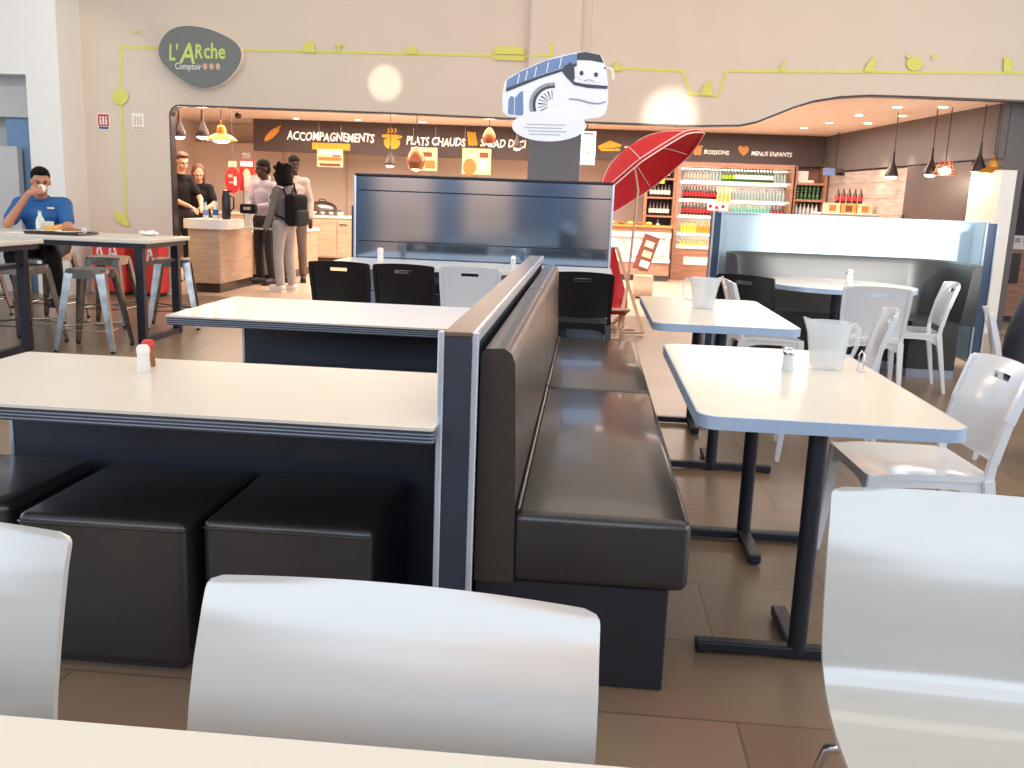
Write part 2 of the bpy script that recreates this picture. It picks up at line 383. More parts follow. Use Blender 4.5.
# ================================================================== BLUE SCREEN, DIVIDER, BENCHES
p0 = at(355, 172, y=8.3); p1 = at(614, 182, y=8.3)
t = thing('partition_screen', 'tall blue-grey metal screen behind the row of black chairs', 'partition', ((p0.x+p1.x)/2, 8.34, 0))
z1 = 1.485; zs = [0, .45, .895, 1.34, z1-.02]
bm = N()
for a, b2 in zip(zs, zs[1:]): bx(bm, p0.x+.012, p1.x-.012, 8.3, 8.38, a+.003, b2-.003, .003, 1)
obj('panel', bm, 'brushed_blue', t, world=True)
bm = N(); bx(bm, p0.x+.02, p1.x-.02, 8.33, 8.35, 0, z1-.02); obj('backing', bm, 'band', t, world=True)
bm = N(); bx(bm, p0.x, p1.x, 8.29, 8.39, z1-.02, z1, .004, 1); obj('top_rail', bm, 'black_steel', t, world=True)
for x in (p0.x-.008, p1.x-.012):
    bm = N(); bx(bm, x, x+.02, 8.285, 8.395, 0, z1-.02, .004, 1); obj('end_post', bm, 'trim_alu', t, world=True)
bm = N(); prism(bm, [(8.38, 0), (8.52, 0), (8.52, 1.02), (8.47, 1.12), (8.38, 1.2)], 'x', p0.x-.05, p0.x+.05); obj('side_fin', bm, 'panel_blue', t, world=True)

PX0, PX1, PY0, PY1, PZ = -.355, -.268, 2.28, 5.62, .985
t = thing('low_divider', 'long low dark blue divider between the bench and the fixed tables', 'divider', (-.3, 3.95, 0))
bm = N(); bx(bm, PX0+.006, PX1-.006, PY0+.004, PY1, 0, PZ-.012); obj('panel', bm, 'panel_blue', t, world=True)
bm = N(); bx(bm, PX0+.006, PX1-.008, PY0, PY1+.004, PZ-.012, PZ, .002, 1); obj('cap', bm, 'cap_brown', t, world=True)
for x in (PX0-.008, PX1-.008):
    bm = N(); bx(bm, x, x+.016, PY0-.006, PY0+.014, 0, PZ+.001, .003, 1); obj('edge_trim', bm, 'trim_alu', t, world=True)
bm = N(); bx(bm, PX1-.01, PX1+.004, PY0, PY1, PZ-.03, PZ+.002, .003, 1); obj('top_trim', bm, 'trim_alu', t, world=True)

def bench(y0, y1, label):
    t = thing('banquette_bench', label, 'bench', (.03, (y0+y1)/2, 0), 0, 'bench modules along the low divider')
    g = .004
    bm = N(); bx(bm, -.262, .265, y0+.03, y1, 0, .298, .004, 1); obj('base', bm, 'kick_dark', t, world=True)
    bm = N(); bx(bm, -.165, .31, y0, y1-g, .30, .50, .028, 4)
    for v in bm.verts:   # crowned cushion
        if v.co.z > .45:
            fx = 1-((v.co.x-.065)/.23)**2; v.co.z += .006*max(0, fx)
    obj('seat', bm, 'leather', t, 50, world=True)
    bm = N(); prism(bm, [(-.262, .30), (-.155, .30), (-.16, .6), (-.172, .90), (-.182, .925), (-.202, .938), (-.25, .935), (-.262, .92)], 'y', y0, y1-g)
    bmesh.ops.bevel(bm, geom=[e for e in bm.edges if e.calc_face_angle(0) > .6], offset=.012, segments=3, affect='EDGES')
    o = obj('backrest', bm, 'leather_warm_lit', t, 40, world=True)
    bm = N(); tube(bm, [(-.15, y0+.01, .505), (-.15, y1-.01, .505)], .005, 6); obj('piping', bm, 'leather', t, 60, world=True)
bench(2.35, 4.05, 'black leather bench module nearest the camera, beside the front left table edge')
bench(4.055, 5.62, 'black leather bench module farther back, ending near the black chair')

def fixed_table(x0, x1, y0, y1, yp, xp, label):
    t = thing('fixed_table', label, 'table', ((x0+x1)/2, (y0+y1)/2, 0))
    bm = N(); prism(bm, rrect(x0, x1, y0, y1, .012), 'z', .742, .75); obj('tabletop', bm, 'laminate', t, 40, world=True)
    bm = N(); prism(bm, rrect(x0+.002, x1-.002, y0+.002, y1-.002, .012), 'z', .708, .742); obj('edge_core', bm, 'edge_dark', t, 40, world=True)
    bm = N()
    for z in (.713, .722, .731): prism(bm, rrect(x0, x1, y0, y1, .012), 'z', z, z+.003)
    obj('edge_stripes', bm, 'edge_light', t, 40, world=True)
    bm = N(); bx(bm, xp, x1, yp, yp+.04, 0, .708, .002, 1); obj('support_panel', bm, 'panel_blue', t, world=True)
    bm = N(); bx(bm, xp-.014, xp, yp-.004, yp+.044, 0, .708, .002, 1); obj('panel_trim', bm, 'trim_alu', t, world=True)
fixed_table(-1.86, PX0-.003, 2.215, 2.945, 2.87, -1.9+.02, 'long cream fixed table in the left foreground with salt and pepper on it')
fixed_table(-1.86, PX0-.003, 3.97, 4.80, 4.62, -1.74, 'long cream fixed table behind the front one, empty top')

def pouf(x0, x1, y0, y1, label, h=.435):
    t = thing('pouf', label, 'pouf', ((x0+x1)/2, (y0+y1)/2, 0), 0, 'black leather cube poufs at the fixed tables')
    bm = N(); bx(bm, x0, x1, y0, y1, .02, h, .022, 4)
    for v in bm.verts:
        if v.co.z > h-.03:
            v.co.z += .008*(1-((v.co.x-(x0+x1)/2)/((x1-x0)/2))**2)
    obj('cover', bm, 'leather', t, 50, world=True)
    bm = N(); bx(bm, x0+.03, x1-.03, y0+.03, y1-.03, 0, .022); obj('foot', bm, 'kick_dark', t, world=True)
    bm = N(); 
    ps = [(x, y, h-.022) for x, y in rrect(x0-.001, x1+.001, y0-.001, y1+.001, .02, 3)]
    tube(bm, ps+[ps[0]], .0035, 5); obj('piping', bm, 'leather', t, 60, world=True)
pouf(-1.0, -.53, 2.31, 2.79, 'right black cube pouf tucked under the front fixed table')
pouf(-1.5, -1.03, 2.27, 2.78, 'middle black cube pouf under the front fixed table')
pouf(-2.05, -1.56, 2.33, 2.80, 'left black cube pouf under the front fixed table, partly cut by the frame')
pouf(-1.12, -.66, 4.12, 4.6, 'right black cube pouf under the rear fixed table', .44)
pouf(-1.66, -1.18, 4.12, 4.6, 'middle black cube pouf under the rear fixed table', .44)
pouf(-2.25, -1.78, 4.10, 4.58, 'left black cube pouf at the open end of the rear fixed table', .44)

# ================================================================== CAFE TABLES WITH ALUMINIUM EDGE
def cafe_table(x0, x1, y0, y1, label):
    t = thing('cafe_table', label, 'table', ((x0+x1)/2, (y0+y1)/2, 0), 0, 'cream two-column tables beside the bench')
    bm = N(); prism(bm, rrect(x0+.004, x1-.004, y0+.004, y1-.004, .06, 8), 'z', .72, .752); obj('tabletop', bm, 'laminate', t, 30, world=True)
    bm = N(); O = rrect(x0, x1, y0, y1, .064, 8); I = rrect(x0+.005, x1-.005, y0+.005, y1-.005, .059, 8)
    n = len(O); V = [[bm.verts.new((p[0], p[1], z)) for p in q] for q, z in ((O, .714), (O, .751), (I, .7525), (I, .714))]
    for a in range(4):
        for k in range(n): bm.faces.new((V[a][k], V[a][(k+1) % n], V[(a+1) % 4][(k+1) % n], V[(a+1) % 4][k]))
    obj('edge_band', bm, 'edge_alu', t, 40, world=True)
    xc = (x0+x1)/2-.01
    for yp, s in ((y0+.12, 1), (y1-.22, -1)):
        bm = N(); tube(bm, [(xc, yp, .02), (xc, yp, .715)], .027, 20)
        bx(bm, xc-.11, xc+.11, yp-.05, yp+.05, .705, .716, .003, 1); obj('column', bm, 'black_steel', t, 50, world=True)
        bm = N(); bx(bm, xc-.30, xc+.30, yp-.022, yp+.022, .006, .04, .006, 2)
        bx(bm, xc-.024, xc+.024, min(yp, yp+s*.28), max(yp, yp+s*.28), .006, .042, .006, 2)
        for px_, py_ in ((xc-.28, yp), (xc+.28, yp), (xc, yp+s*.26)): bx(bm, px_-.014, px_+.014, py_-.014, py_+.014, 0, .008)
        obj('foot', bm, 'black_steel', t, world=True)
cafe_table(.325, 1.06, 2.52, 3.86, 'cream table nearest the camera on the right, with aluminium edge, pitcher and shaker')
cafe_table(.33, 1.045, 4.52, 5.86, 'second cream table beside the bench, behind the nearer one, one pitcher on it')

# ================================================================== MOULDED CHAIRS
def chair_proto(name, label, m, group=None, slotm=None):
    """moulded one-piece chair: seat with apron, four tapering legs, back panel with a slot; faces -y (sitter looks to -y)"""
    t = thing(name, label, 'chair', (0, 0, 0), 0, group)
    w_, d_ = .225, .21
    # seat: a dished slab with rounded outline
    bm = N(); nx, ny = 12, 10; top = []; bot = []
    for j in range(ny+1):
        y = -d_ + 2*d_*j/ny; ra = []; rb = []
        for i in range(nx+1):
            u = -1+2*i/nx; ww = w_*(1-.08*(j/ny)) * (1-.05*max(0, (.12-j/ny))/.12)
            x = u*ww; z = .45-.014*(1-u*u)*(1-(2*j/ny-1)**2)-.012*max(0, .25-j/ny)/.25
            ra.append(bm.verts.new((x, y, z))); rb.append(bm.verts.new((x, y, z-.022)))
        top.append(ra); bot.append(rb)
    for j in range(ny):
        for i in range(nx):
            bm.faces.new((top[j][i], top[j][i+1], top[j+1][i+1], top[j+1][i])); bm.faces.new((bot[j][i], bot[j+1][i], bot[j+1][i+1], bot[j][i+1]))
    for j in range(ny):
        for i in (0, nx): bm.faces.new((top[j][i], top[j+1][i], bot[j+1][i], bot[j][i]))
    for i in range(nx):
        for j in (0, ny): bm.faces.new((top[j][i], bot[j][i], bot[j][i+1], top[j][i+1]))
    obj('seat', bm, m, t, 50)
    bm = N()   # arched apron under the seat edge
    def arch(pa, pb, n=8):
        pa, pb = Vector(pa), Vector(pb); L = [pa.lerp(pb, k/n) for k in range(n+1)]; th = Vector(((pb-pa).y, -(pb-pa).x, 0)).normalized()*.008
        rows = [[bm.verts.new(q+s*th+Vector((0, 0, 0))) for q in L] for s in (-1, 1)]
        low = [[bm.verts.new(q+s*th-Vector((0, 0, .028+.045*(2*k/n-1)**4))) for k, q in enumerate(L)] for s in (-1, 1)]
        for k in range(n):
            for a, b2 in ((rows[0], low[0]), (rows[1], low[1]), (low[0], low[1]), (rows[0], rows[1])):
                bm.faces.new((a[k], a[k+1], b2[k+1], b2[k]))
        for k in (0, n): bm.faces.new((rows[0][k], rows[1][k], low[1][k], low[0][k]))
    zz = .43; arch((-.205, -.2, zz), (.205, -.2, zz)); arch((-.195, .195, zz), (.195, .195, zz)); arch((-.212, -.19, zz), (-.195, .19, zz)); arch((.212, -.19, zz), (.195, .19, zz))
    obj('apron', bm, m, t, 50)
    for s in (-1, 1):
        bm = N(); bar(bm, (s*.232, -.222, 0), (s*.206, -.192, .44), .026, .026, .044, .044)
        bmesh.ops.bevel(bm, geom=bm.edges[:], offset=.004, segments=2, affect='EDGES'); obj('leg', bm, m, t, 50)
        bm = N(); bar(bm, (s*.212, .275, 0), (s*.196, .195, .44), .026, .026, .042, .042)
        bmesh.ops.bevel(bm, geom=bm.edges[:], offset=.004, segments=2, affect='EDGES'); obj('leg', bm, m, t, 50)
    # back uprights continue the rear legs
    for s in (-1, 1):
        bm = N(); P = [(s*.197, .197, .42), (s*.203, .205, .5), (s*.211, .235, .64), (s*.214, .285, .805)]
        for a, b2 in zip(P, P[1:]): bar(bm, a, b2, .026, .03, .022, .026)
        ell(bm, P[-1], .011, .013, .01, 8, 6)
        obj('upright', bm, m, t, 50)
    # back panel with the grab slot
    bm = N(); nx, nz = 20, 14; th = .009
    def bp(u, v):
        z = .50+.315*v; ww = .197+.013*v; y = .207+.082*v**1.5+.022*(u*u-1)*-1
        return Vector((u*ww, y, z+.012*(1-u*u)*v - .012*(1-u*u)*(1-v)))
    F_ = [[bm.verts.new(bp(-1+2*i/nx, j/nz)) for i in range(nx+1)] for j in range(nz+1)]
    B_ = [[bm.verts.new(bp(-1+2*i/nx, j/nz)+Vector((0, th, 0))) for i in range(nx+1)] for j in range(nz+1)]
    hole = {(i, 11) for i in range(7, 13)}
    def solid(i, j): return 0 <= i < nx and 0 <= j < nz and (i, j) not in hole
    for j in range(nz):
        for i in range(nx):
            if not solid(i, j): continue
            bm.faces.new((F_[j][i], F_[j][i+1], F_[j+1][i+1], F_[j+1][i])); bm.faces.new((B_[j][i], B_[j+1][i], B_[j+1][i+1], B_[j][i+1]))
            if not solid(i-1, j): bm.faces.new((F_[j][i], F_[j+1][i], B_[j+1][i], B_[j][i]))
            if not solid(i+1, j): bm.faces.new((F_[j][i+1], F_[j+1][i+1], B_[j+1][i+1], B_[j][i+1]))
            if not solid(i, j-1): bm.faces.new((F_[j][i], F_[j][i+1], B_[j][i+1], B_[j][i]))
            if not solid(i, j+1): bm.faces.new((F_[j+1][i], F_[j+1][i+1], B_[j+1][i+1], B_[j+1][i]))
    obj('backrest', bm, m, t, 40)
    return t
g = 'white moulded chairs around the right-hand tables'
wc = chair_proto('moulded_chair', 'white moulded chair facing the nearest right-hand table, large in view', 'white_plastic', g)
wc.location = (1.19, 3.36, 0); wc.rotation_euler.z = math.radians(-88)
dup(wc, (1.31, 5.05, 0), math.radians(-100), 'white moulded chair beside the second table, seen edge-on behind the pitcher')
dup(wc, (2.01, 6.78, 0), math.radians(172), 'white moulded chair with its back to the camera at the round table')
dup(wc, (2.46, 7.32, 0), math.radians(-98), 'white moulded chair at the right side of the round table, seen from the side')
dup(wc, (1.27, 6.62, 0), math.radians(92), 'white moulded chair left of the round booth, only its thin side edge showing')
bc = chair_proto('moulded_chair', 'black moulded chair nearest the round booth, at the left of the round table', 'black_plastic', 'black moulded chairs')
bc.location = (1.32, 7.35, 0); bc.rotation_euler.z = math.radians(150)
def rowchair(px, proto, label, g): dup(proto, (at(px, 264, y=7.2).x, 6.95, 0), PI, label, g)
g = 'chairs in a row in front of the blue screen'
rowchair(357, bc, 'leftmost black chair in the row in front of the blue screen', g)
rowchair(417, bc, 'second black chair from the left in the row in front of the blue screen', g)
rowchair(479, wc, 'white chair in the row of black chairs in front of the blue screen', g)
rowchair(584, bc, 'black chair in front of the blue screen, just behind the bench end', g)

# row table in front of the blue screen
t = thing('long_table', 'white long table behind the row of black chairs, against the blue screen', 'table', (-.95, 7.75, 0))
xa = at(318, 264, z=.75).x; xb = at(612, 272, z=.75).x
for x0, x1 in ((xa, -1.62), (-1.615, -.72), (-.715, xb)):
    bm = N(); prism(bm, rrect(x0, x1, 7.35, 8.22, .03), 'z', .72, .75); obj('tabletop', bm, 'laminate', t, 30, world=True)
for x in (xa+.45, -1.1, -.2):
    bm = N(); tube(bm, [(x, 7.8, .02), (x, 7.8, .72)], .027, 12); obj('column', bm, 'black_steel', t, 50, world=True)
    bm = N(); bx(bm, x-.3, x+.3, 7.78, 7.82, 0, .04, .005, 1); bx(bm, x-.02, x+.02, 7.5, 8.1, 0, .04, .005, 1); obj('foot', bm, 'black_steel', t, world=True)

# ================================================================== FOREGROUND: NEAR TABLE AND SHELL CHAIRS
t = thing('near_table', 'cream table corner at the bottom edge, in front of two white shell chairs', 'table', (-.7, .45, 0))
pa = at(0, 712, z=.75); pb = at(560, 765, z=.75)
rotm = Matrix.Rotation(math.atan2(pb.y-pa.y, pb.x-pa.x), 4, 'Z')
bm = N(); prism(bm, rrect(-1.5, .30, .02, .865, .05), 'z', .722, .75); obj('tabletop', bm, 'laminate', t, 30, world=True)
bm = N(); prism(bm, rrect(-1.502, .302, .018, .867, .052), 'z', .716, .746); obj('edge_band', bm, 'edge_alu', t, 30, world=True)
for x in (-1.15, -.1):
    bm = N(); tube(bm, [(x, .44, .02), (x, .44, .716)], .027, 16); obj('column', bm, 'black_steel', t, 50, world=True)
    bm = N(); bx(bm, x-.025, x+.025, .14, .74, 0, .04, .005, 1); bx(bm, x-.25, x+.25, .415, .465, 0, .04, .005, 1); obj('foot', bm, 'black_steel', t, world=True)
def shell_proto(label, g):
    """bent shell chair on a chrome frame; back at +y, faces -y"""
    t = thing('shell_chair', label, 'chair', (0, 0, 0), 0, g)
    prof = [(-.235, .425), (-.225, .445), (-.19, .452), (-.10, .448), (0, .442), (.08, .445), (.135, .458), (.172, .485), (.196, .525), (.206, .57), (.213, .62), (.229, .68), (.246, .732), (.263, .775), (.288, .834)]
    wid = [.20, .215, .225, .23, .235, .237, .239, .243, .248, .252, .254, .254, .253, .251, .249]
    bm = N(); nx = 20; n = len(prof)
    # densify
    P = []
    for a in range(n-1):
        for k in range(3):
            f_ = k/3; P.append((prof[a][0]*(1-f_)+prof[a+1][0]*f_, prof[a][1]*(1-f_)+prof[a+1][1]*f_, wid[a]*(1-f_)+wid[a+1]*f_))
    P.append((*prof[-1], wid[-1])); n = len(P)
    F_, B_ = [], []; nx = 44; zt_ = P[-1][1]
    Q = []
    for a in range(n-1):
        m_ = 3 if a > n-6 else 1
        for k in range(m_): f_ = k/m_; Q.append(tuple(P[a][c_]*(1-f_)+P[a+1][c_]*f_ for c_ in range(3)))
    P = Q+[P[-1]]; n = len(P)
    for j, (y, z, ww) in enumerate(P):
        jn = min(j+1, n-1); jp = max(j-1, 0); tg = Vector((0, P[jn][0]-P[jp][0], P[jn][1]-P[jp][1])).normalized(); nn = Vector((0, -tg.z, tg.y))
        s = j/(n-1); back = max(0, (z-.5)/.35)
        ra, rb = [], []
        for i in range(nx+1):
            u = -1+2*i/nx
            q = Vector((u*ww, y, z)) + nn*(.012*u*u*back*1.6 + .006*u*u)
            if s > .93:   # rounded top corners
                q.z -= .0
            # shape outline: round the top edge
            tt = max(0, (z-.79)/.044)
            q.z -= .009*tt*u*u
            rc = .020; dz_ = max(0, z-(zt_-rc)); xin = rc-math.sqrt(max(0, rc*rc-dz_*dz_)); q.x = u*(ww-xin*1.0)
            ra.append(bm.verts.new(q)); rb.append(bm.verts.new(q-nn*.011))
        F_.append(ra); B_.append(rb)
    for j in range(n-1):
        for i in range(nx):
            bm.faces.new((F_[j][i], F_[j][i+1], F_[j+1][i+1], F_[j+1][i])); bm.faces.new((B_[j][i], B_[j+1][i], B_[j+1][i+1], B_[j][i+1]))
        for i in (0, nx): bm.faces.new((F_[j][i], F_[j+1][i], B_[j+1][i], B_[j][i]))
    for i in range(nx):
        for j in (0, n-1): bm.faces.new((F_[j][i], B_[j][i], B_[j][i+1], F_[j][i+1]))
    obj('shell', bm, 'shell_plastic', t, 50)
    for s in (-1, 1):
        bm = N(); tube(bm, [(s*.16, -.17, .43), (s*.19, -.18, .425), (s*.235, -.2, .36), (s*.25, -.225, .01)], .0095, 10); obj('leg', bm, 'chrome', t, 60)
        bm = N(); tube(bm, [(s*.16, .08, .43), (s*.20, .10, .428), (s*.238, .13, .40), (s*.247, .16, .33), (s*.25, .25, .01)], .0095, 10); obj('leg', bm, 'chrome', t, 60)
    bm = N(); tube(bm, [(-.17, -.17, .43), (-.17, .08, .43)], .009, 8); tube(bm, [(.17, -.17, .43), (.17, .08, .43)], .009, 8); tube(bm, [(-.17, -.05, .43), (.17, -.05, .43)], .009, 8)
    obj('seat_frame', bm, 'chrome', t, 60)
    return t
g = 'white shell chairs in the foreground'
sc_ = shell_proto('white shell chair in the bottom centre, its back rising behind the near table', g)
sc_.location = (-.225, .80, 0); sc_.rotation_euler.z = math.radians(-3)
dup(sc_, (-.965, .93, 0), math.radians(-3), 'white shell chair cut by the left edge, beside the one in the bottom centre')
dup(sc_, (.69, 1.36, 0), math.radians(-3), 'white shell chair at the bottom right, largest in view, chrome frame tube showing')

# ================================================================== TABLE TOP OBJECTS
def shaker(x, y, z, label, name='salt_shaker', capm='chrome', bodym='clear_glass', s=1.0):
    t = thing(name, label, 'shaker', (x, y, z), 0)
    bm = N(); lathe(bm, [(.0165*s, 0), (.018*s, .004), (.016*s, .03*s), (.0155*s, .052*s)], 16); obj('glass_body', bm, bodym, t, 40)
    bm = N(); lathe(bm, [(.017*s, .052*s), (.017*s, .066*s), (.012*s, .073*s), (0, .074*s)], 16); obj('cap', bm, capm, t, 40)
p = at(144, 372, z=.75); shaker(p.x, p.y, .75, 'clear salt shaker with pale cap on the front fixed table', capm='paper', bodym='white_top', s=1.15)
p = at(149, 366, z=.75); shaker(p.x, p.y, .75, 'pepper shaker with red cap behind the salt on the front fixed table', 'pepper_shaker', 'red_box', 'food_brown', s=1.15)
p = at(787, 371, z=.752); shaker(p.x, p.y, .752, 'glass shaker with chrome cap in front of the pitcher on the nearest right table', capm='chrome', bodym='clear_glass', s=1.15)
p = at(379, 262, z=.75); shaker(p.x, p.y+.05, .75, 'white shaker on the long table before the blue screen, left side', capm='white_top', bodym='white_top', s=1.6)
p = at(513, 268, z=.75); shaker(p.x, p.y, .75, 'small clear shaker on the long table near the low divider', capm='chrome', s=1.4)
shaker(2.06, 7.55, .75, 'chrome topped shaker standing on the round table', capm='chrome', bodym='white_top', s=1.6)
def pitcher(x, y, rz, label, s=1):
    t = thing('water_pitcher', label, 'pitcher', (x, y, .7525), rz, 'frosted plastic pitchers')
    bm = N(); n = 28; rings = []
    prof = [(.058, 0), (.060, .004), (.066, .06), (.074, .13), (.080, .17)]
    outs = prof + [(.076, .17), (.070, .13), (.062, .06), (.055, .008)]
    for r_, z in outs:
        ring = []
        for k in range(n):
            a = 2*PI*k/n; sp = max(0, math.cos(a-PI))**10; zz = z + (.018*sp if z > .16 else 0); rr = r_*(1+ (.30*sp if z > .16 else .10*sp if z > .12 else 0))
            ring.append(bm.verts.new((rr*math.cos(a)*s, rr*math.sin(a)*s, zz*s)))
        rings.append(ring)
    for a, b2 in zip(rings, rings[1:]):
        for k in range(n): bm.faces.new((a[k], a[(k+1) % n], b2[(k+1) % n], b2[k]))
    bm.faces.new(rings[0][::-1]); bm.faces.new(rings[-1]); obj('body', bm, 'pitcher', t, 50)
    bm = N(); tube(bm, [(.072*s, 0, .150*s), (.10*s, 0, .160*s), (.118*s, 0, .14*s), (.114*s, 0, .08*s), (.10*s, 0, .045*s), (.066*s, 0, .04*s)], .008*s, 10); obj('handle', bm, 'pitcher', t, 60)
pitcher(.885, 3.43, math.radians(15), 'large frosted plastic pitcher on the nearest right-hand table')
pitcher(.655, 5.28, math.radians(165), 'frosted plastic pitcher on the second table beside the bench')
# napkin cutlery ring beside pitcher: two chrome clips
t = thing('menu_clip', 'small chrome clip beside the handle of the large pitcher', 'clip', (1.005, 3.40, .7525))
bm = N(); tube(bm, [(-.012, 0, .0), (-.014, 0, .06), (-.006, 0, .075), (.004, 0, .06), (.004, 0, 0)], .003, 8); obj('wire', bm, 'chrome', t, 60)
bm = N(); bx(bm, -.018, .012, -.012, .012, 0, .006, .002, 1); obj('foot', bm, 'chrome', t)

# ================================================================== ROUND BOOTH
t = thing('booth_partition', 'pale frosted blue screen with dark end posts around the round booth', 'partition', (2.3, 8.6, 0))
fl = at(722, 212, y=8.6); fr = at(990, 224, y=8.6)
bm = N(); bx(bm, fl.x, fr.x, 8.6, 8.64, .06, fl.z-.012); obj('frosted_panel', bm, 'frosted', t, world=True)
bm = N(); bx(bm, fl.x-.02, fr.x, 8.59, 8.65, fl.z-.012, fl.z+.004, .003, 1); obj('top_rail', bm, 'trim_alu', t, world=True)
bm = N(); bx(bm, fl.x-.085, fl.x-.02, 8.45, 8.7, 0, fl.z, .004, 1); obj('end_post', bm, 'booth_panel', t, world=True)
for x in (fl.x-.095, fl.x-.022):
    bm = N(); bx(bm, x, x+.014, 8.44, 8.46, 0, fl.z+.003, .003, 1); obj('edge_trim', bm, 'trim_alu', t, world=True)
xr_ = at(987, 224, y=8.27).x
bm = N(); bx(bm, xr_+.02, xr_+.055, 8.3, 8.62, .06, 1.25); obj('frosted_panel', bm, 'frosted', t, world=True)
bm = N(); bx(bm, xr_, xr_+.075, 8.25, 8.31, 0, 1.262, .004, 1); obj('end_post', bm, 'booth_panel', t, world=True)
for x in (xr_-.012, xr_+.075):
    bm = N(); bx(bm, x, x+.014, 8.24, 8.265, 0, 1.265, .003, 1); obj('edge_trim', bm, 'trim_alu', t, world=True)
def path_sweep(bm, path, sec):
    """sweep a section (offset inward, z) along a plan path"""
    rings = []
    for i, p in enumerate(path):
        a = path[max(i-1, 0)]; b2 = path[min(i+1, len(path)-1)]; d = Vector((b2[0]-a[0], b2[1]-a[1], 0)).normalized(); nn = Vector((d.y, -d.x, 0))
        rings.append([bm.verts.new(Vector((p[0], p[1], 0))+nn*o+Vector((0, 0, z))) for o, z in sec])
    n = len(sec)
    for a, b2 in zip(rings, rings[1:]):
        for k in range(n): bm.faces.new((a[k], a[(k+1) % n], b2[(k+1) % n], b2[k]))
    bm.faces.new(rings[0][::-1]); bm.faces.new(rings[-1])
path = [(1.20, 8.15)]
cx, cy = 1.38, 8.36
path += [(1.20+.2-.2*math.cos(a), 8.35+.2*math.sin(a)) for a in (PI/2*k/5 for k in range(6))]
path += [(1.8, 8.555), (2.3, 8.555), (2.8, 8.55)]
path += [(2.82+.32*math.sin(a), 8.23+.32*math.cos(a)) for a in (PI/2*k/6 for k in range(7))]
path += [(3.14, 7.95), (3.14, 7.75)]
t = thing('curved_bench', 'dark grey curved booth bench wrapping behind the round table', 'bench', (2.2, 8.3, 0))
bm = N(); path_sweep(bm, path, [(0, .44), (.12, .44), (.10, .60), (.07, .88), (.055, .92), (.03, .935), (0, .93)]); obj('backrest', bm, 'leather_grey', t, 35, world=True)
bm = N(); path_sweep(bm, path, [(.0, .30), (.50, .30), (.53, .32), (.535, .41), (.51, .445), (.12, .46), (0, .46)]) if 0 else None
pin = [(1.32, 8.1), (1.34, 8.25), (1.42, 8.38), (1.56, 8.44), (2.0, 8.44), (2.5, 8.44), (2.82, 8.43), (2.94, 8.36), (3.01, 8.22), (3.02, 8.05), (3.02, 7.75)]
inn = [(1.62, 8.1), (1.64, 8.12), (1.70, 8.12), (1.8, 8.12), (2.05, 8.11), (2.35, 8.1), (2.58, 8.08), (2.62, 8.02), (2.64, 7.95), (2.65, 7.85), (2.65, 7.75)]
def strip(bm, A, B, z0, z1):
    V = [[bm.verts.new((p[0], p[1], z)) for p in L] for L, z in ((A, z0), (A, z1), (B, z1), (B, z0))]; n = len(A)
    for a in range(4):
        for k in range(n-1): bm.faces.new((V[a][k], V[a][k+1], V[(a+1) % 4][k+1], V[(a+1) % 4][k]))
    for k in (0, n-1): bm.faces.new([V[a][k] for a in range(4)])
bm = bmesh.new(); strip(bm, pin, inn, .31, .46); bmesh.ops.bevel(bm, geom=[e for e in bm.edges if e.calc_face_angle(0) > 1.2], offset=.02, segments=3, affect='EDGES'); obj('seat', bm, 'leather_grey', t, 50, world=True)
bm = N(); strip(bm, pin, [(x+(.04 if x < 2.2 else -.04)*-1 if 0 else x, y+.03) for x, y in inn], 0.07, .31); obj('base', bm, 'leather_grey', t, world=True)
bm = N(); strip(bm, pin, [(x, y+.015) for x, y in inn], 0, .07); obj('kick_strip', bm, 'edge_light', t, world=True)
t = thing('round_table', 'round white table with metal edge standing in the curved booth', 'table', (1.97, 7.55, 0))
bm = N(); lathe(bm, [(0, .722), (.585, .722), (.585, .75), (0, .75)], 64); obj('tabletop', bm, 'laminate', t, 30)
bm = N(); lathe(bm, [(.582, .7505), (.582, .716), (.592, .716), (.592, .7505), (.582, .7505)], 64, cap=False); obj('edge_band', bm, 'edge_alu', t, 40)
bm = N(); tube(bm, [(0, 0, .02), (0, 0, .722)], .035, 20); obj('column', bm, 'black_steel', t, 50)
bm = N(); lathe(bm, [(.25, 0), (.25, .01), (.06, .035), (0, .035)], 32); obj('base_disc', bm, 'black_steel', t, 40)
# ================================================================== SIGNS AND MURAL ON THE STOREFRONT
t = thing('mural_line', 'thin yellow painted line with small food pictograms running along the cream wall', 'wall mural', (0, YW, 2.9))
bm = N(); YP = YW-.004; SEGI = 0
def seg(bm, pa, pb, w=.029, y=None):
    global SEGI
    SEGI += 1
    if y is None: y = YP-.0004*SEGI
    a = at(*pa, y=YW); b2 = at(*pb, y=YW); d = (b2-a).normalized(); n = Vector((-d.z, 0, d.x))*w/2
    prism(bm, [((a+n).x, (a+n).z), ((b2+n).x, (b2+n).z), ((b2-n).x, (b2-n).z), ((a-n).x, (a-n).z)], 'y', y, y+.003)
for A_, B_ in (((122, 47), (158, 48)), ((121.5, 46), (120.5, 95)), ((121, 95), (127, 225)), ((243, 50), (529, 56.5)), ((612, 68), (684, 71)), ((683, 71), (690, 95)), ((689, 94), (719, 96)), ((719, 95.5), (727, 70)), ((726, 71), (1024, 73))): seg(bm, A_, B_)
obj('line', bm, 'yellow_paint', t, world=True)
bm = N(); seg(bm, (531, 56), (553, 56.5), y=YW-.075); seg(bm, (551.5, 57), (551.5, 43), .04, y=YW-.0765); obj('line', bm, 'yellow_paint', t, world=True)
def blob(pts, dy=0):
    bm = N(); q = [at(px, py, y=YW) for px, py in pts]; prism(bm, [(v.x, v.z) for v in q], 'y', YP-.016, YP-.012); obj('pictogram', bm, 'yellow_paint', t, world=True)
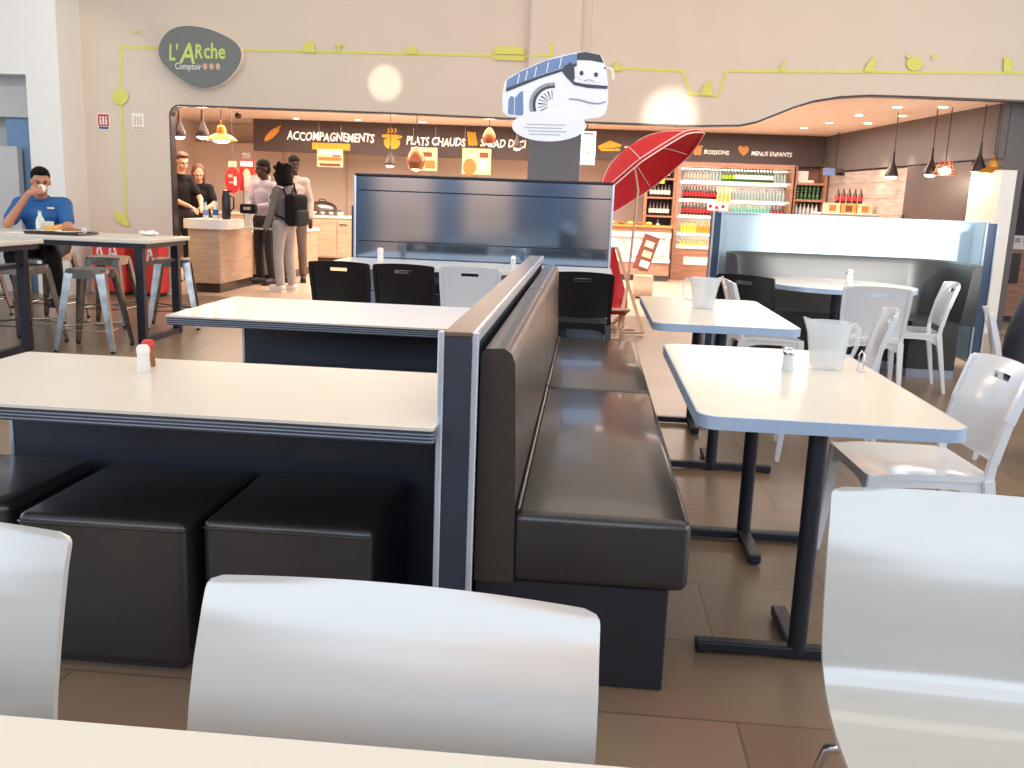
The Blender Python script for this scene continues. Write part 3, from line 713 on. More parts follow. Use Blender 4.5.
def circ(cx, cy, rx, ry, n=16): return [(cx+rx*math.cos(2*PI*k/n), cy+ry*math.sin(2*PI*k/n)) for k in range(n)]
blob(circ(121, 97, 8, 8)); blob([(114, 212), (120, 211), (127, 217), (131, 226), (125, 226), (117, 221)])
blob([(132, 33), (139, 30), (143, 35), (138, 32)]); blob([(302, 52), (304, 44), (309, 41), (314, 44), (316, 53)])
blob([(334, 45), (340, 43), (346, 45), (340, 47), (341, 52), (338, 52), (338, 47)]); blob([(406, 54), (408, 48), (412, 46), (416, 48), (418, 54)])
blob([(493, 54), (494, 48), (498, 46), (520, 47), (524, 49), (525, 55)]); blob([(493, 56), (525, 57), (525, 61), (493, 60)])
blob([(611, 71), (613, 66), (617, 61), (620, 65), (622, 71)]); blob([(699, 95), (705, 84), (711, 80), (712, 96)])
blob([(779, 71), (781, 66), (786, 58), (784, 66), (783, 72)]); blob([(863, 72), (868, 62), (875, 56), (874, 72)]); blob(circ(914, 64, 8, 7)); blob([(1003, 72), (1003, 58), (1012, 59), (1011, 72)])
blob([(905, 56), (908, 55), (910, 58), (907, 59)]); blob([(931, 57), (935, 54), (935, 58), (932, 61)])

t = thing('shop_sign', 'grey pebble-shaped shop sign with green lettering on the cream wall', 'sign', (at(199, 57, y=YW).x, YW, at(199, 57, y=YW).z))
pts = [(158, 52), (159.5, 43), (165, 34), (173, 28), (184, 25.5), (196, 26), (210, 29), (224, 35), (234, 41), (240, 48), (241, 56), (238, 66), (231, 75), (222, 83), (211, 87.5), (198, 88), (188, 84), (178, 77), (168, 69), (161, 61)]
q = [at(a, b2, y=YW-.1) for a, b2 in pts]
def smooth_poly(q, n=2):
    P = [(v.x, v.z) for v in q]
    for _ in range(n):
        R = []
        for i in range(len(P)):
            a, b2 = P[i], P[(i+1) % len(P)]; R += [(a[0]*.75+b2[0]*.25, a[1]*.75+b2[1]*.25), (a[0]*.25+b2[0]*.75, a[1]*.25+b2[1]*.75)]
        P = R
    return P
bm = N(); prism(bm, smooth_poly(q), 'y', YW-.10, YW-.08); obj('board', bm, 'sign_grey', t, world=True)
bm = N(); P = smooth_poly(q); cxm = sum(p[0] for p in P)/len(P); czm = sum(p[1] for p in P)/len(P)
prism(bm, [(cxm+(p[0]-cxm)*1.015, czm+(p[1]-czm)*1.02) for p in P], 'y', YW-.08, YW-.003); obj('back_box', bm, 'paper', t, world=True)
for s_, x_, y_, sz_, x2_, sh_ in (("L'", 168.5, 60, .25, 178.5, .1), ('A', 179.5, 63, .32, 195, .2), ('R', 194.5, 58, .22, 203, .1), ('che', 203.5, 58, .24, 225.5, .05)):
    p = at(x_, y_, y=YW-.1); text('lettering', s_, sz_, (p.x, YW-.102, p.z), 'sign_green', t, shear=sh_, bold=.004, width=at(x2_, y_, y=YW-.1).x-p.x)
p = at(175, 69, y=YW-.1); text('lettering', "Comptoir", .10, (p.x, YW-.102, p.z), 'sign_white', t, bold=.0005, width=at(201.5, 69, y=YW-.1).x-p.x)
for px, mm in ((205, 'sign_beige'), (211.5, 'sign_beige'), (218, 'orange_ink')):
    p = at(px, 66.5, y=YW-.1); bm = N(); ell(bm, (p.x, YW-.101, p.z), .028, .004, .036); obj('dot', bm, 'sign_beige', t, world=True)

def flat_sign(name, label, cat, px, py, wpx, hpx, y, m, th=.006, group=None):
    a = at(px-wpx/2, py-hpx/2, y=y); b2 = at(px+wpx/2, py+hpx/2, y=y); c = at(px, py, y=y)
    t = thing(name, label, cat, (c.x, y, c.z), 0, group); W_ = abs(b2.x-a.x); H_ = abs(a.z-b2.z)
    bm = N(); bx(bm, -W_/2, W_/2, 0, th, -H_/2, H_/2); obj('board', bm, m, t)
    return t, W_, H_
def onsign(t, name, m, x0, x1, z0, z1, d=.002):
    bm = N(); bx(bm, x0, x1, -d, 0, z0, z1); return obj(name, bm, m, t)
for px, py, lab, base, inner in ((103.5, 121.5, 'red fire safety pictogram sign left of the yellow line', 'red_sign', 'paper'), (138, 121.5, 'pale fire safety pictogram sign right of the yellow line', 'paper', 'sign_beige')):
    t, W_, H_ = flat_sign('safety_sign', lab, 'sign', px, py, 13, 17, YW-.008, 'paper')
    onsign(t, 'red_field' if base == 'red_sign' else 'field', base, -W_/2+.01, W_/2-.01, -H_*.28, H_*.44)
    for s in (-1, 0, 1):
        bm = N(); bx(bm, s*.035-.01, s*.035+.01, -.004, -.002, -H_*.2, H_*(.15+.1*(s == 0))); ell(bm, (s*.035, -.003, H_*.25), .012, .001, .014, 8, 6); obj('pictogram', bm, inner, t)
    onsign(t, 'caption', 'navy_ink' if base == 'red_sign' else 'sign_beige', -W_/2+.015, W_/2-.015, -H_*.45, -H_*.32)
# red extinguisher boxes on the floor against the wall
for px0, px1, lab in ((94, 126, 'left red box with white lettering standing behind the metal stools'), (136, 160, 'right red box with white lettering seen between the high table legs')):
    a = at(px0, 293, y=YW-.3); b2 = at(px1, 293, y=YW-.3)
    t = thing('extinguisher_box', lab, 'box', ((a.x+b2.x)/2, YW-.16, 0), 0); W_ = b2.x-a.x
    bm = N(); bx(bm, -W_/2, W_/2, -.14, .12, .04, .66, .015, 2); obj('body', bm, 'red_box', t)
    bm = N(); bx(bm, -W_/2+.03, W_/2-.03, -.10, .10, 0, .04); obj('foot', bm, 'black_steel', t)
    bm = N(); bx(bm, -W_/2-.008, W_/2+.008, -.148, -.02, .60, .67, .008, 1); obj('lid', bm, 'red_sign', t)
    bm = N()
    for k, (u0, u1) in enumerate(((-.36, -.12), (.02, .32))):
        bar(bm, (u0*W_, -.142, .40), (u0*W_+.02, -.142, .56), .02, .004); bar(bm, (u1*W_, -.142, .38), (u1*W_-.05, -.142, .57), .02, .004); bar(bm, (u0*W_, -.142, .48+k*.04), (u1*W_, -.142, .46), .018, .004)
    obj('lettering', bm, 'paper', t)

# hanging bus board: a flat printed cut-out
YS = 8.0
t = thing('hanging_board', 'flat white coach-shaped cut-out board with an oval plate, hanging from the ceiling', 'sign', (at(555, 95, y=YS).x, YS, at(555, 95, y=YS).z))
def flat(name, pts, m, d0=0.0, d1=.012, sm=1):
    q = [at(a, b2, y=YS) for a, b2 in pts]; P = smooth_poly(q, sm) if sm else [(v.x, v.z) for v in q]
    bm = N(); prism(bm, P, 'y', YS-d0, YS-d0+d1); return obj(name, bm, m, t, world=True)
flat('coach_outline', [(504, 84), (506, 79), (520, 71), (545, 60), (572, 53), (584, 51.5), (600, 54.5), (605, 62), (608, 80), (608, 108), (603, 117), (586, 119), (560, 125), (522, 117), (503, 116), (502, 98)], 'bus_white')
flat('roof_windows', [(507, 80), (520, 72), (545, 61), (573, 54), (577, 54), (577, 64), (562, 68), (540, 75), (520, 83), (506, 89)], 'bus_blue', .002, .002, 0)
flat('window_band', [(506, 88.5), (520, 83), (540, 75.5), (562, 68.5), (577, 63), (577, 66), (562, 71.5), (540, 78.5), (521, 86), (506, 92)], 'bus_dark', .003, .003, 0)
for px in (519, 527, 536, 548, 561): flat('window_bar', [(px, 74-(px-519)*.39), (px+1, 73.6-(px-519)*.39), (px-1, 83.6-(px-519)*.38), (px-2, 84-(px-519)*.38)], 'bus_white', .004, .002, 0)
flat('roof_front', [(577, 53), (586, 52), (600, 55), (604, 63), (590, 60.5), (577, 60)], 'bus_dark', .002, .002, 0)
flat('side_window', [(562, 68), (574, 60), (575, 84), (567, 78), (562, 72)], 'bus_dark', .0035, .003, 1)
flat('bumper_band', [(565, 76), (575, 82), (585, 84), (608, 86), (607, 89), (588, 88), (574, 85)], 'bus_dark', .004, .003, 0)
flat('windscreen', [(576, 61), (603, 64.5), (606, 83), (577, 81)], 'bus_white', .005, .004, 1)
for px, py in ((581.5, 73.3), (596, 74.8)): flat('printed_spot', circ(px, py, 2.1, 2.5, 10), 'bus_dark', .0065, .002, 0)
flat('printed_curve', [(584, 80.6), (589, 79.2), (594, 80.8), (594, 81.6), (589, 80.2), (584, 81.4)], 'bus_grey', .0065, .002, 0)
def half(rx, ry, r2=0, n=14):   # left part of a wheel, cut by the coach nose
    o_ = [(553+rx*math.cos(a_), 105+ry*math.sin(a_)) for a_ in (PI*.52+PI*.96*k/n for k in range(n+1))]
    return [p_ for p_ in o_ if p_[1] < 114]+[(555, 105-ry), (555, 113)][::1]
def halfw(rx, ry):
    L = [(553+rx*math.cos(a_), 105+ry*math.sin(a_)) for a_ in (PI*.80+PI*.70*k/14 for k in range(15))]
    return L+[(555, 105-ry), (555, 105+ry*.55)]
flat('wheel_arch', halfw(24, 22.5), 'bus_grey', .003, .003, 0)
flat('tyre', halfw(20.5, 19.5), 'bus_dark', .0045, .003, 0)
flat('wheel', halfw(17.5, 16.8), 'bus_white', .006, .003, 0)
for k in range(8):
    a_ = PI*(.84+.62*k/7); a2 = a_+.10; flat('wheel_print', [(553+6*math.cos(a_), 105+6*math.sin(a_)), (553+15.5*math.cos(a_), 105+15*math.sin(a_)), (553+14.5*math.cos(a2), 105+14*math.sin(a2)), (553+6*math.cos(a2), 105+6*math.sin(a2))], 'bus_grey' if k % 2 else 'bus_dark', .0075, .002, 0)
flat('side_panel', [(515, 115), (515, 98), (520, 92), (523, 91), (523.5, 116)], 'bus_blue', .003, .003, 0)
flat('side_panel', [(508, 114), (508.5, 100), (511, 96), (514, 97), (514, 115)], 'bus_blue', .003, .003, 0)
flat('front_print', [(569, 98), (579, 99), (590, 102), (598, 103), (606, 101), (606, 102.5), (598, 104.6), (589, 103.6), (579, 100.8), (569, 99.6)], 'bus_grey', .003, .003, 0)
flat('mirror_arm', [(604, 67), (610, 67), (614, 69), (615, 75), (613.5, 81), (611.5, 77), (612, 71), (609, 69), (604, 69)], 'paper', .0, .012, 1)
flat('oval_plate', circ(549, 126, 37, 15.5, 40), 'bus_white', .016, .010, 0)
for k, (a_, b_) in enumerate(((527, 565), (524, 562), (528, 566), (530, 560))): flat('printed_line', [(a_, 124+k*3.3), (b_, 125+k*3.3), (b_, 125.7+k*3.3), (a_, 124.7+k*3.3)], 'bus_grey', .0185, .0025, 0)
for px, py in ((530, 67), (590, 52)):
    p = at(px, py, y=YS); bm = N(); tube(bm, [(p.x, YS+.006, p.z), (p.x, YS+.006, 4.6)], .0015, 5); obj('wire', bm, 'steel', t, world=True)
# ================================================================== SHOP: SIGN BANDS
def ledge(py_px, y): return None
# left band
ZB = 2.585
p0 = at(253, 118, y=17.4); p1 = at(526, 130, y=17.4); zb = at(380, 155, y=17.4).z
t = thing('menu_band', 'dark brown sign band reading accompagnements and plats chauds above the counter', 'sign', ((p0.x+p1.x)/2, 17.4, zb))
bm = N(); bx(bm, p0.x, -.6, 17.4, 17.6, zb, ZB); obj('board', bm, 'band', t, world=True)
def lt(s, px, py, size, m='sign_text', y=17.39, x2=None, sh=.12, bold=.008, par=None): q = at(px, py, y=y); text('lettering', s, size, (q.x, y, q.z), m, par or t, shear=sh, bold=bold, jitter=.045*size, width=at(x2, py, y=y).x-q.x)
lt('ACCOMPAGNEMENTS', 287, 139.5, .215, x2=374.5, bold=.005); lt('PLATS CHAUDS', 406, 144.5, .205, x2=465.5, bold=.005); lt("SALAD D'ICI", 480, 146.5, .195, x2=526, bold=.004)
def picto(par, name, pts, m, y=17.39, sm=1):
    q = [at(a, b2, y=y) for a, b2 in pts]; P = smooth_poly(q, sm) if sm else [(v.x, v.z) for v in q]
    bm = N(); prism(bm, P, 'y', y-.004, y+.004); obj(name, bm, m, par, world=True)
picto(t, 'carrot', [(264, 142), (265, 137), (271, 130), (277, 127), (280, 129), (277, 134), (270, 140)], 'carrot'); picto(t, 'carrot_top', [(276, 128), (281, 125), (281, 126.5), (278, 129)], 'carrot')
picto(t, 'pot', [(384, 138), (400, 139), (400, 145), (397, 149), (388, 149), (384, 145)], 'gold'); picto(t, 'pot_rim', [(381, 136), (384, 134), (400, 135), (403, 137), (400, 139), (384, 138)], 'gold')
for k in range(3): picto(t, 'steam', [(387+k*3.5, 133), (388.5+k*3.5, 130), (387+k*3.5, 128), (388+k*3.5, 128), (390+k*3.5, 130), (388.5+k*3.5, 133)], 'gold', sm=0)
for k in range(3): picto(t, 'fries', [(467+k*3, 133+k*.3-1), (469.5+k*3, 132.5+k*.3-1), (472+k*3-.5, 145), (469+k*3, 146)], 'gold', sm=0)
# right band, on the back bay
p0 = at(583, 130, y=YB); zb2 = at(700, 163, y=YB).z
t = thing('menu_band', 'dark sign band reading boissons and menus enfants above the lit drinks fridge', 'sign', (1.8, YB, zb2))
bm = N(); bx(bm, p0.x, A0.x-.02, YB, YB+.3, zb2, ZB); obj('board', bm, 'band', t, world=True)
lt('BOISSONS', 703.5, 154, .105, y=YB-.01, par=t, bold=.001, x2=729); lt('MENUS ENFANTS', 751, 155.5, .105, y=YB-.01, par=t, bold=.001, x2=792); lt('TRAITEUR', 623, 152, .13, y=YB-.01, par=t, bold=.002, x2=668)
picto(t, 'cup', [(693, 147), (702, 147), (701, 155), (694, 155)], 'carrot', YB-.01, 0); picto(t, 'cup_lid', [(692, 145.5), (703, 145.5), (703, 147), (692, 147)], 'carrot', YB-.01, 0)
picto(t, 'heart', [(738, 148.5), (739, 146.3), (741, 145.6), (743.5, 147.3), (746, 145.8), (748.2, 146.8), (749, 149), (748, 152), (743.5, 156), (739.5, 152)], 'carrot', YB-.01, 0)
picto(t, 'roof_picto', [(598, 146), (610, 140.5), (622, 145), (620, 147), (599, 149)], 'gold', YB-.01, 0); picto(t, 'roof_base', [(600, 149), (620, 148.5), (620, 151), (601, 151)], 'gold', YB-.012, 0)
# bulkhead between bands
# hanging posters under the bands
def poster(px, py, wpx, hpx, y, label, m, marks):
    t, W_, H_ = flat_sign('hanging_poster', label, 'poster', px, py, wpx, hpx, y, m)
    for nm, mm, x0, x1, z0, z1 in marks: onsign(t, nm, mm, x0*W_, x1*W_, z0*H_, z1*H_)
    top = (ZB-t.location.z); bm = N()
    for s in (-.42, .42): tube(bm, [(s*W_, .003, H_/2), (s*W_, .003, top)], .003, 5)
    obj('wire', bm, 'steel', t); return t
t, W_, H_ = flat_sign('yellow_banner', 'small yellow banner across the brown menu band', 'banner', 331, 146.5, 38, 8, 17.394, 'gold')
for k in range(6): onsign(t, 'pattern', 'paper_yellow', (-.42+k*.15)*W_, (-.34+k*.15)*W_, -.2*H_, .25*H_)
poster(330, 158, 26, 19, 17.05, 'orange and white offer poster below the yellow banner', 'paper_peach', [('print', 'orange_ink', -.45, .45, -.15, .05), ('print', 'brown_ink', -.4, .4, -.45, -.3), ('print', 'paper', -.4, .4, .2, .4), ('print', 'cola_red', .1, .4, .08, .16)])
poster(424, 159, 26, 24, 17.0, 'cream food poster left of the copper lamp above the blue screen', 'paper_peach', [('print', 'orange_ink', .05, .42, -.4, -.05), ('print', 'brown_ink', -.1, .3, .1, .3)])
poster(476.5, 161.5, 28, 27, 16.9, 'cream food poster with a round pizza print above the blue screen', 'paper_peach', [('print', 'brown_ink', .1, .4, .15, .35), ('print', 'paper', .1, .4, -.3, .05)])
bm = N(); ell(bm, (-.12, -.004, -.10), .12, .003, .15); obj('pizza_print', bm, 'orange_ink', bpy.data.objects['hanging_poster.002'])
t, W_, H_ = flat_sign('menu_screen', 'lit white menu screen on the grey column', 'screen', 586.5, 148, 16, 34, 14.5, 'screen', .04)
onsign(t, 'heading', 'cola_red', -.05, .35*W_, .40*H_, .45*H_)
for k in range(3): onsign(t, 'text_line', 'bus_grey', -.35*W_, .3*W_, (.25-.06*k)*H_, (.26-.06*k)*H_)
onsign(t, 'text_line', 'sign_beige', 0, .3*W_, -.2*H_, -.1*H_)
bm = N(); tube(bm, [(0, .02, H_/2), (0, .02, ZB-t.location.z)], .012, 8); obj('bracket', bm, 'black_steel', t)

# ================================================================== LAMPS
def pendant(px, py, y, label, kind='cone', s=1.0, glow=18, group='pendant lamps'):
    q = at(px, py, y=y); t = thing('pendant_lamp', label, 'lamp', (q.x, y, q.z), 0, group)
    top = ZB-q.z
    if kind == 'cone':
        bm = N(); pr = [(.088, -.01), (.09, .01), (.075, .07), (.045, .13), (.025, .19), (.018, .26), (.014, .34), (0, .345)]
        lathe(bm, [(r_*s, z*s) for r_, z in pr], 24); obj('shade', bm, 'dark_lamp', t, 50); c0 = .34*s
    elif kind == 'dish':
        bm = N(); pr = [(.21, -.01), (.215, 0), (.16, .05), (.07, .09), (.06, .16), (.045, .19), (.03, .2), (0, .2)]
        lathe(bm, [(r_*s, z*s) for r_, z in pr], 28); obj('shade', bm, 'amber_metal', t, 50); c0 = .2*s
        bm = N(); tube(bm, [(0, .02*math.cos(a)+.0, .235*s+.03*math.sin(a)) for a in (PI*2*k/10 for k in range(11))], .006, 6); obj('ring', bm, 'amber_metal', t, 60)
    elif kind == 'copper':
        bm = N(); pr = [(.10, -.02), (.135, .06), (.14, .13), (.11, .22), (.06, .29), (.02, .32), (0, .32)]
        lathe(bm, [(r_*s, z*s) for r_, z in pr], 24); obj('shade', bm, 'copper', t, 50); c0 = .32*s
    elif kind == 'wire':
        bm = N()
        for k in range(5): r_ = (.07+.06*k/4)*s; z = (.16-.16*k/4)*s; tube(bm, [(r_*math.cos(a), r_*math.sin(a), z) for a in (PI*2*j/18 for j in range(19))], .006, 5)
        for j in range(10): a = PI*2*j/10; tube(bm, [(.07*s*math.cos(a), .07*s*math.sin(a), .16*s), (.13*s*math.cos(a), .13*s*math.sin(a), 0)], .005, 5)
        obj('shade', bm, 'copper', t, 60); c0 = .16*s
    bm = N(); tube(bm, [(0, 0, c0), (0, 0, top)], .006, 6); obj('cord', bm, 'black_plastic', t, 60)
    bm = N(); ell(bm, (0, 0, .0*s+(.05 if kind == 'wire' else 0)), (.075 if kind != 'dish' else .12)*s, (.075 if kind != 'dish' else .12)*s, .045*s); obj('bulb', bm, 'lamp_glow', t, 60)
    l = bpy.data.lights.new('pendant_light', 'POINT'); l.energy = glow*.28; l.color = (1, .84, .64); l.shadow_soft_size = .08
    o = bpy.data.objects.new('pendant_light', l); C.objects.link(o); o.location = (q.x, y, q.z-.1)
    return t
pendant(179.5, 136, 12.6, 'left dark teardrop pendant lamp over the order counter')
pendant(202.5, 136, 12.6, 'right dark teardrop pendant lamp, touching the amber dish lamp over the counter')
pendant(221.5, 140, 12.3, 'amber dish-shaped pendant lamp over the order counter', 'dish', .95)
pendant(390, 165, 13.5, 'small dark pendant lamp glowing just above the blue screen', s=.8)
pendant(416, 168, 12.4, 'round copper pendant lamp above the blue screen', 'copper', .85, 6)
pendant(489, 143, 12.6, 'brown teardrop pendant lamp left of the hanging coach board', 'copper', .62, 12)
pendant(517, 148, 13.2, 'small dark pendant lamp glowing under the coach board', s=.7)
pendant(891.5, 176, 12.8, 'leftmost of the pendant lamps before the dark angled wall', s=.92)
pendant(930, 174, 12.2, 'second pendant lamp from the left before the dark angled wall', s=.92)
pendant(944, 175, 11.95, 'wire basket pendant lamp with copper wires before the dark wall', 'wire', 1.0)
pendant(978, 171, 11.5, 'pendant lamp overlapping the amber dish lamp at the far right', s=.95)
pendant(992, 173, 11.4, 'amber dish lamp above the white cabinet at the far right', 'dish', .75)
k = 0
for px, py in ((340, 110), (358, 120.5), (422, 122.5), (296, 119), (280, 108), (637, 124), (804, 128.5), (829.5, 123.5), (859, 116), (868, 124), (897, 108), (902, 116.5), (943, 108)):
    q = at(px, py, z=2.575)
    if q.y < YW+.3: q = at(px, py, y=YW+.5)
    t = thing('recessed_spotlight', 'small round recessed ceiling spotlight in the shop ceiling', 'spotlight', (q.x, q.y, 2.59), 0, 'recessed spotlights in the shop ceiling')
    bm = N(); lathe(bm, [(.05, -.004), (.075, -.008), (.08, 0), (.05, 0)], 16); obj('ring', bm, 'white_top', t)
    bm = N(); lathe(bm, [(.0, -.010), (.05, -.010), (.052, -.002), (0, -.002)], 16); obj('lens', bm, 'spot_glow', t)
for tt in (.70, .50, .28):   # scallops on the dark wall
    q = along(1-tt*.78, .30); spot('wall_spot', (q.x, q.y, 2.56), (q.x+.12, q.y, 1.2), 70, (1, .86, .72), 56, .5)
bm = N(); q = at(238, 114, z=2.55)
t = thing('dome_camera', 'small dark dome camera on the shop ceiling beside the pendants', 'camera', (q.x, q.y if q.y > YW+.3 else 12.4, 2.59))
bm = N(); ell(bm, (0, 0, -.06), .055, .055, .06); obj('dome', bm, 'dark_lamp', t, 60); bm = N(); bx(bm, -.09, .05, -.04, .04, -.04, 0, .01, 1); obj('mount', bm, 'white_top', t)
# added spots, no lamps of the hall: sun reflections, pier brightening, sun patch
q = at(385, 83, y=YW); spot('added_spot', (q.x, 3.6, 4.3), (q.x, YW, q.z), 1500, (1, .95, .86), 3.4, .55, .03)  # oval of reflected sunlight, cast by an added spot
q = at(670, 113, y=YW); spot('added_spot', (q.x+.6, 3.6, 4.3), (q.x, YW, q.z-.05), 3000, (1, .94, .84), 5.6, .85, .05)  # second, wider oval of reflected sun, likewise from an added spot
q = at(40, 120, y=YL); spot('added_spot', (-5.2, 5.5, 4.4), (q.x, YL, q.z), 200, (1, .97, .92), 34, .5, .1)  # extra spot added to whiten the left pier
q = at(850, 240, y=8.6); spot('sun_patch', (5.5, -3.2, 4.3), (q.x+.1, 8.6, 1.12), 7500, (1, .98, .94), 8.6, .35, .12)
# ================================================================== SHOP FURNITURE
def cabinet(name, label, cat, x0, x1, y0, y1, z1, body, top, topth=.04, over=.03, plinth=.12, doors=0):
    t = thing(name, label, cat, ((x0+x1)/2, (y0+y1)/2, 0))
    bm = N(); bx(bm, x0, x1, y0, y1, plinth, z1-topth); obj('body', bm, body, t, world=True)
    bm = N(); bx(bm, x0+.03, x1-.03, y0+.03, y1-.02, 0, plinth); obj('plinth', bm, 'dark_lamp', t, world=True)
    bm = N(); bx(bm, x0-over, x1+over, y0-over, y1+over, z1-topth, z1, .008, 2); obj('worktop', bm, top, t, world=True)
    for k in range(doors):
        w_ = (x1-x0)/doors; bm = N(); bx(bm, x0+k*w_+.01, x0+(k+1)*w_-.01, y0-.018, y0, plinth+.02, z1-topth-.03, .004, 1); d = obj('door', bm, body, t, world=True)
        bm = N(); bx(bm, x0+k*w_+.05, x0+k*w_+.2, y0-.035, y0-.018, z1-topth-.12, z1-topth-.10); h = obj('handle', bm, 'steel', t, world=True); h.parent = d
    return t
# order counter with thick rounded white top
xa = at(189, 285, y=11.45).x; xb = at(221, 285, y=11.45).x
t = thing('order_counter', 'pale oak order counter with thick rounded white top and glass shelf', 'counter', ((xa+xb)/2, 12, 0))
bm = N(); prism(bm, rrect(xa, xb, 11.45, 12.6, .02), 'z', .12, .80); obj('body', bm, 'oak', t, world=True)
bm = N(); prism(bm, rrect(xa+.02, xb-.02, 11.47, 12.6, .02), 'z', 0, .12); obj('plinth', bm, 'dark_lamp', t, world=True)
bm = N(); prism(bm, rrect(xa-.06, xb+.11, 11.38, 12.1, .12), 'z', .80, .915); bmesh.ops.bevel(bm, geom=[e for e in bm.edges if e.calc_face_angle(0) > 1.2], offset=.015, segments=3, affect='EDGES'); obj('worktop', bm, 'white_top', t, 40, world=True)
bm = N(); bx(bm, xb-.1, xb+.62, 11.9, 12.25, .80, .812); obj('glass_shelf', bm, 'glass', t, world=True)
bm = N(); tube(bm, [(xb+.6, 11.91, .806), (xb-.1, 11.91, .806)], .008, 6); obj('rail', bm, 'chrome', t, world=True)
cabinet('low_counter', 'long low oak counter running back beside the order counter', 'counter', xb-.3, xb+.15, 12.95, 15.2, .72, 'oak', 'white_top')
xa2 = at(297, 262, y=16.6).x; xb2 = at(352, 262, y=16.6).x
cabinet('serving_counter', 'oak serving counter with white worktop behind the customers', 'counter', xa2-2.2, xb2+2.5, 16.9, 17.9, .88, 'oak', 'white_top', doors=6)
# wall fittings behind the serving counter
t = thing('wall_cladding', 'pale tiled back wall panel with shelf behind the serving counter', 'wall panel', (-4.6, 18.6, 0))
bm = N(); bx(bm, -8, -.6, 18.7, 18.8, 0, 2.2); obj('panel', bm, 'shop_wall', t, world=True)
for x in (-6.2, -4.9, -3.6, -2.3):
    bm = N(); bx(bm, x, x+.03, 18.66, 18.7, 0, 2.2); obj('joint', bm, 'sign_beige', t, world=True)
for z in (1.25, 1.42):
    bm = N(); bx(bm, -4.7, -3.9, 18.5, 18.7, z, z+.03); obj('shelf', bm, 'white_top', t, world=True)
def crockery(x, y, z, n, label, m='clear_glass', r_=.05, g='crockery on the serving counter'):
    t = thing('bowl', label, 'bowl', (x, y, z), 0, g)
    bm = N(); lathe(bm, [(r_*.5, 0), (r_*.8, r_*.4), (r_, r_*.9), (r_*.93, r_*.9), (r_*.6, r_*.3), (0, r_*.2)], 14); obj('bowl', bm, m, t, 50)
for k in range(9): tq = tag(None, '', '') if 0 else crockery(-5.9+k*.16, 17.2, .88, 1, 'small pale bowl in the row on the serving counter', r_=.075)
# kitchen gear on that counter
t = thing('food_warmer', 'silver domed food warmer on the serving counter behind the customers', 'warmer', (-5.0, 17.35, .88))
bm = N(); bx(bm, -.3, .3, -.2, .2, 0, .1, .01, 1); obj('base', bm, 'steel', t); bm = N(); ell(bm, (0, 0, .12), .28, .18, .14, 20, 10); obj('lid', bm, 'steel', t, 60)
bm = N(); tube(bm, [(-.06, 0, .25), (-.05, 0, .29), (.05, 0, .29), (.06, 0, .25)], .01, 6); obj('handle', bm, 'black_plastic', t)
t = thing('slicer', 'pale kitchen slicer with round disc on the serving counter, right side', 'appliance', (-4.15, 17.3, .88))
bm = N(); bx(bm, -.14, .14, -.12, .12, 0, .07, .01, 1); bx(bm, -.02, .02, -.05, .05, .07, .2); obj('base', bm, 'white_top', t)
bm = N(); lathe(bm, [(0, -.01), (.12, -.01), (.12, .01), (0, .01)], 20); bm.transform(Matrix.Translation((0, -.02, .22)) @ Matrix.Rotation(PI/2, 4, 'X')); obj('disc', bm, 'steel', t, 40)

# clutter on the order counter
def bottle(loc, label, m, capm, h=.22, r_=.032, group=None, name='bottle', labelm=None):
    t = thing(name, label, 'bottle', loc, 0, group)
    bm = N(); lathe(bm, [(r_*.9, 0), (r_, .01), (r_, h*.58), (r_*.42, h*.78), (r_*.4, h*.93)], 12); obj('body', bm, m, t, 50)
    bm = N(); lathe(bm, [(r_*.46, h*.93), (r_*.46, h), (0, h)], 10); obj('cap', bm, capm, t, 50)
    if labelm: bm = N(); lathe(bm, [(r_*1.02, h*.2), (r_*1.02, h*.5)], 12); obj('paper_label', bm, labelm, t, 50)
    return t
q = at(215, 222, z=.915)
bottle((-4.78, 11.75, .915), 'blue labelled bottle on the order counter', 'clear_glass', 'shirt_blue', .24, .035, labelm='shirt_blue')
bottle((-4.90, 11.72, .915), 'clear bottle with blue label left on the order counter', 'clear_glass', 'shirt_blue', .22, .034, labelm='bus_blue')
t = thing('coffee_dispenser', 'tall black thermos dispenser on the order counter', 'dispenser', (-4.66, 11.8, .915))
bm = N(); lathe(bm, [(.05, 0), (.055, .02), (.055, .27), (.04, .33), (.045, .36), (0, .37)], 18); obj('body', bm, 'black_plastic', t, 50)
bm = N(); tube(bm, [(.05, 0, .3), (.1, 0, .28), (.1, 0, .15), (.055, 0, .1)], .01, 6); obj('handle', bm, 'black_plastic', t); bm = N(); bar(bm, (0, 0, .35), (.09, -.03, .36), .02, .02); obj('spout', bm, 'black_plastic', t)
# signs above the counter
t = thing('oval_sign', 'red oval notice sign hanging behind the order counter', 'sign', (at(227, 171, y=12.7).x, 12.9, at(227, 180, y=12.9).z))
bm = N(); lathe(bm, [(0, -.008), (.11, -.008), (.11, .008), (0, .008)], 32); bm.transform(Matrix.Diagonal((1, 1, 1.62, 1)) @ Matrix.Rotation(PI/2, 4, 'X')); obj('disc', bm, 'red_sign', t, 40)
onsign(t, 'print', 'paper', .02, .06, -.07, .05, .012); onsign(t, 'print', 'sign_beige', -.06, .0, .04, .08, .012); onsign(t, 'print', 'sign_beige', -.05, .01, -.04, -.02, .012)
bm = N(); bx(bm, -.06, .06, 0, .01, .18, .26); obj('clip', bm, 'sign_beige', t); bm = N(); tube(bm, [(0, .005, .26), (0, .005, ZB-t.location.z)], .004, 6); obj('cord', bm, 'steel', t)
t = thing('display_stand', 'tall narrow stand with a red and cream poster beside the striped-shirt customer', 'stand', (at(248, 200, y=13.2).x, 13.2, 0))
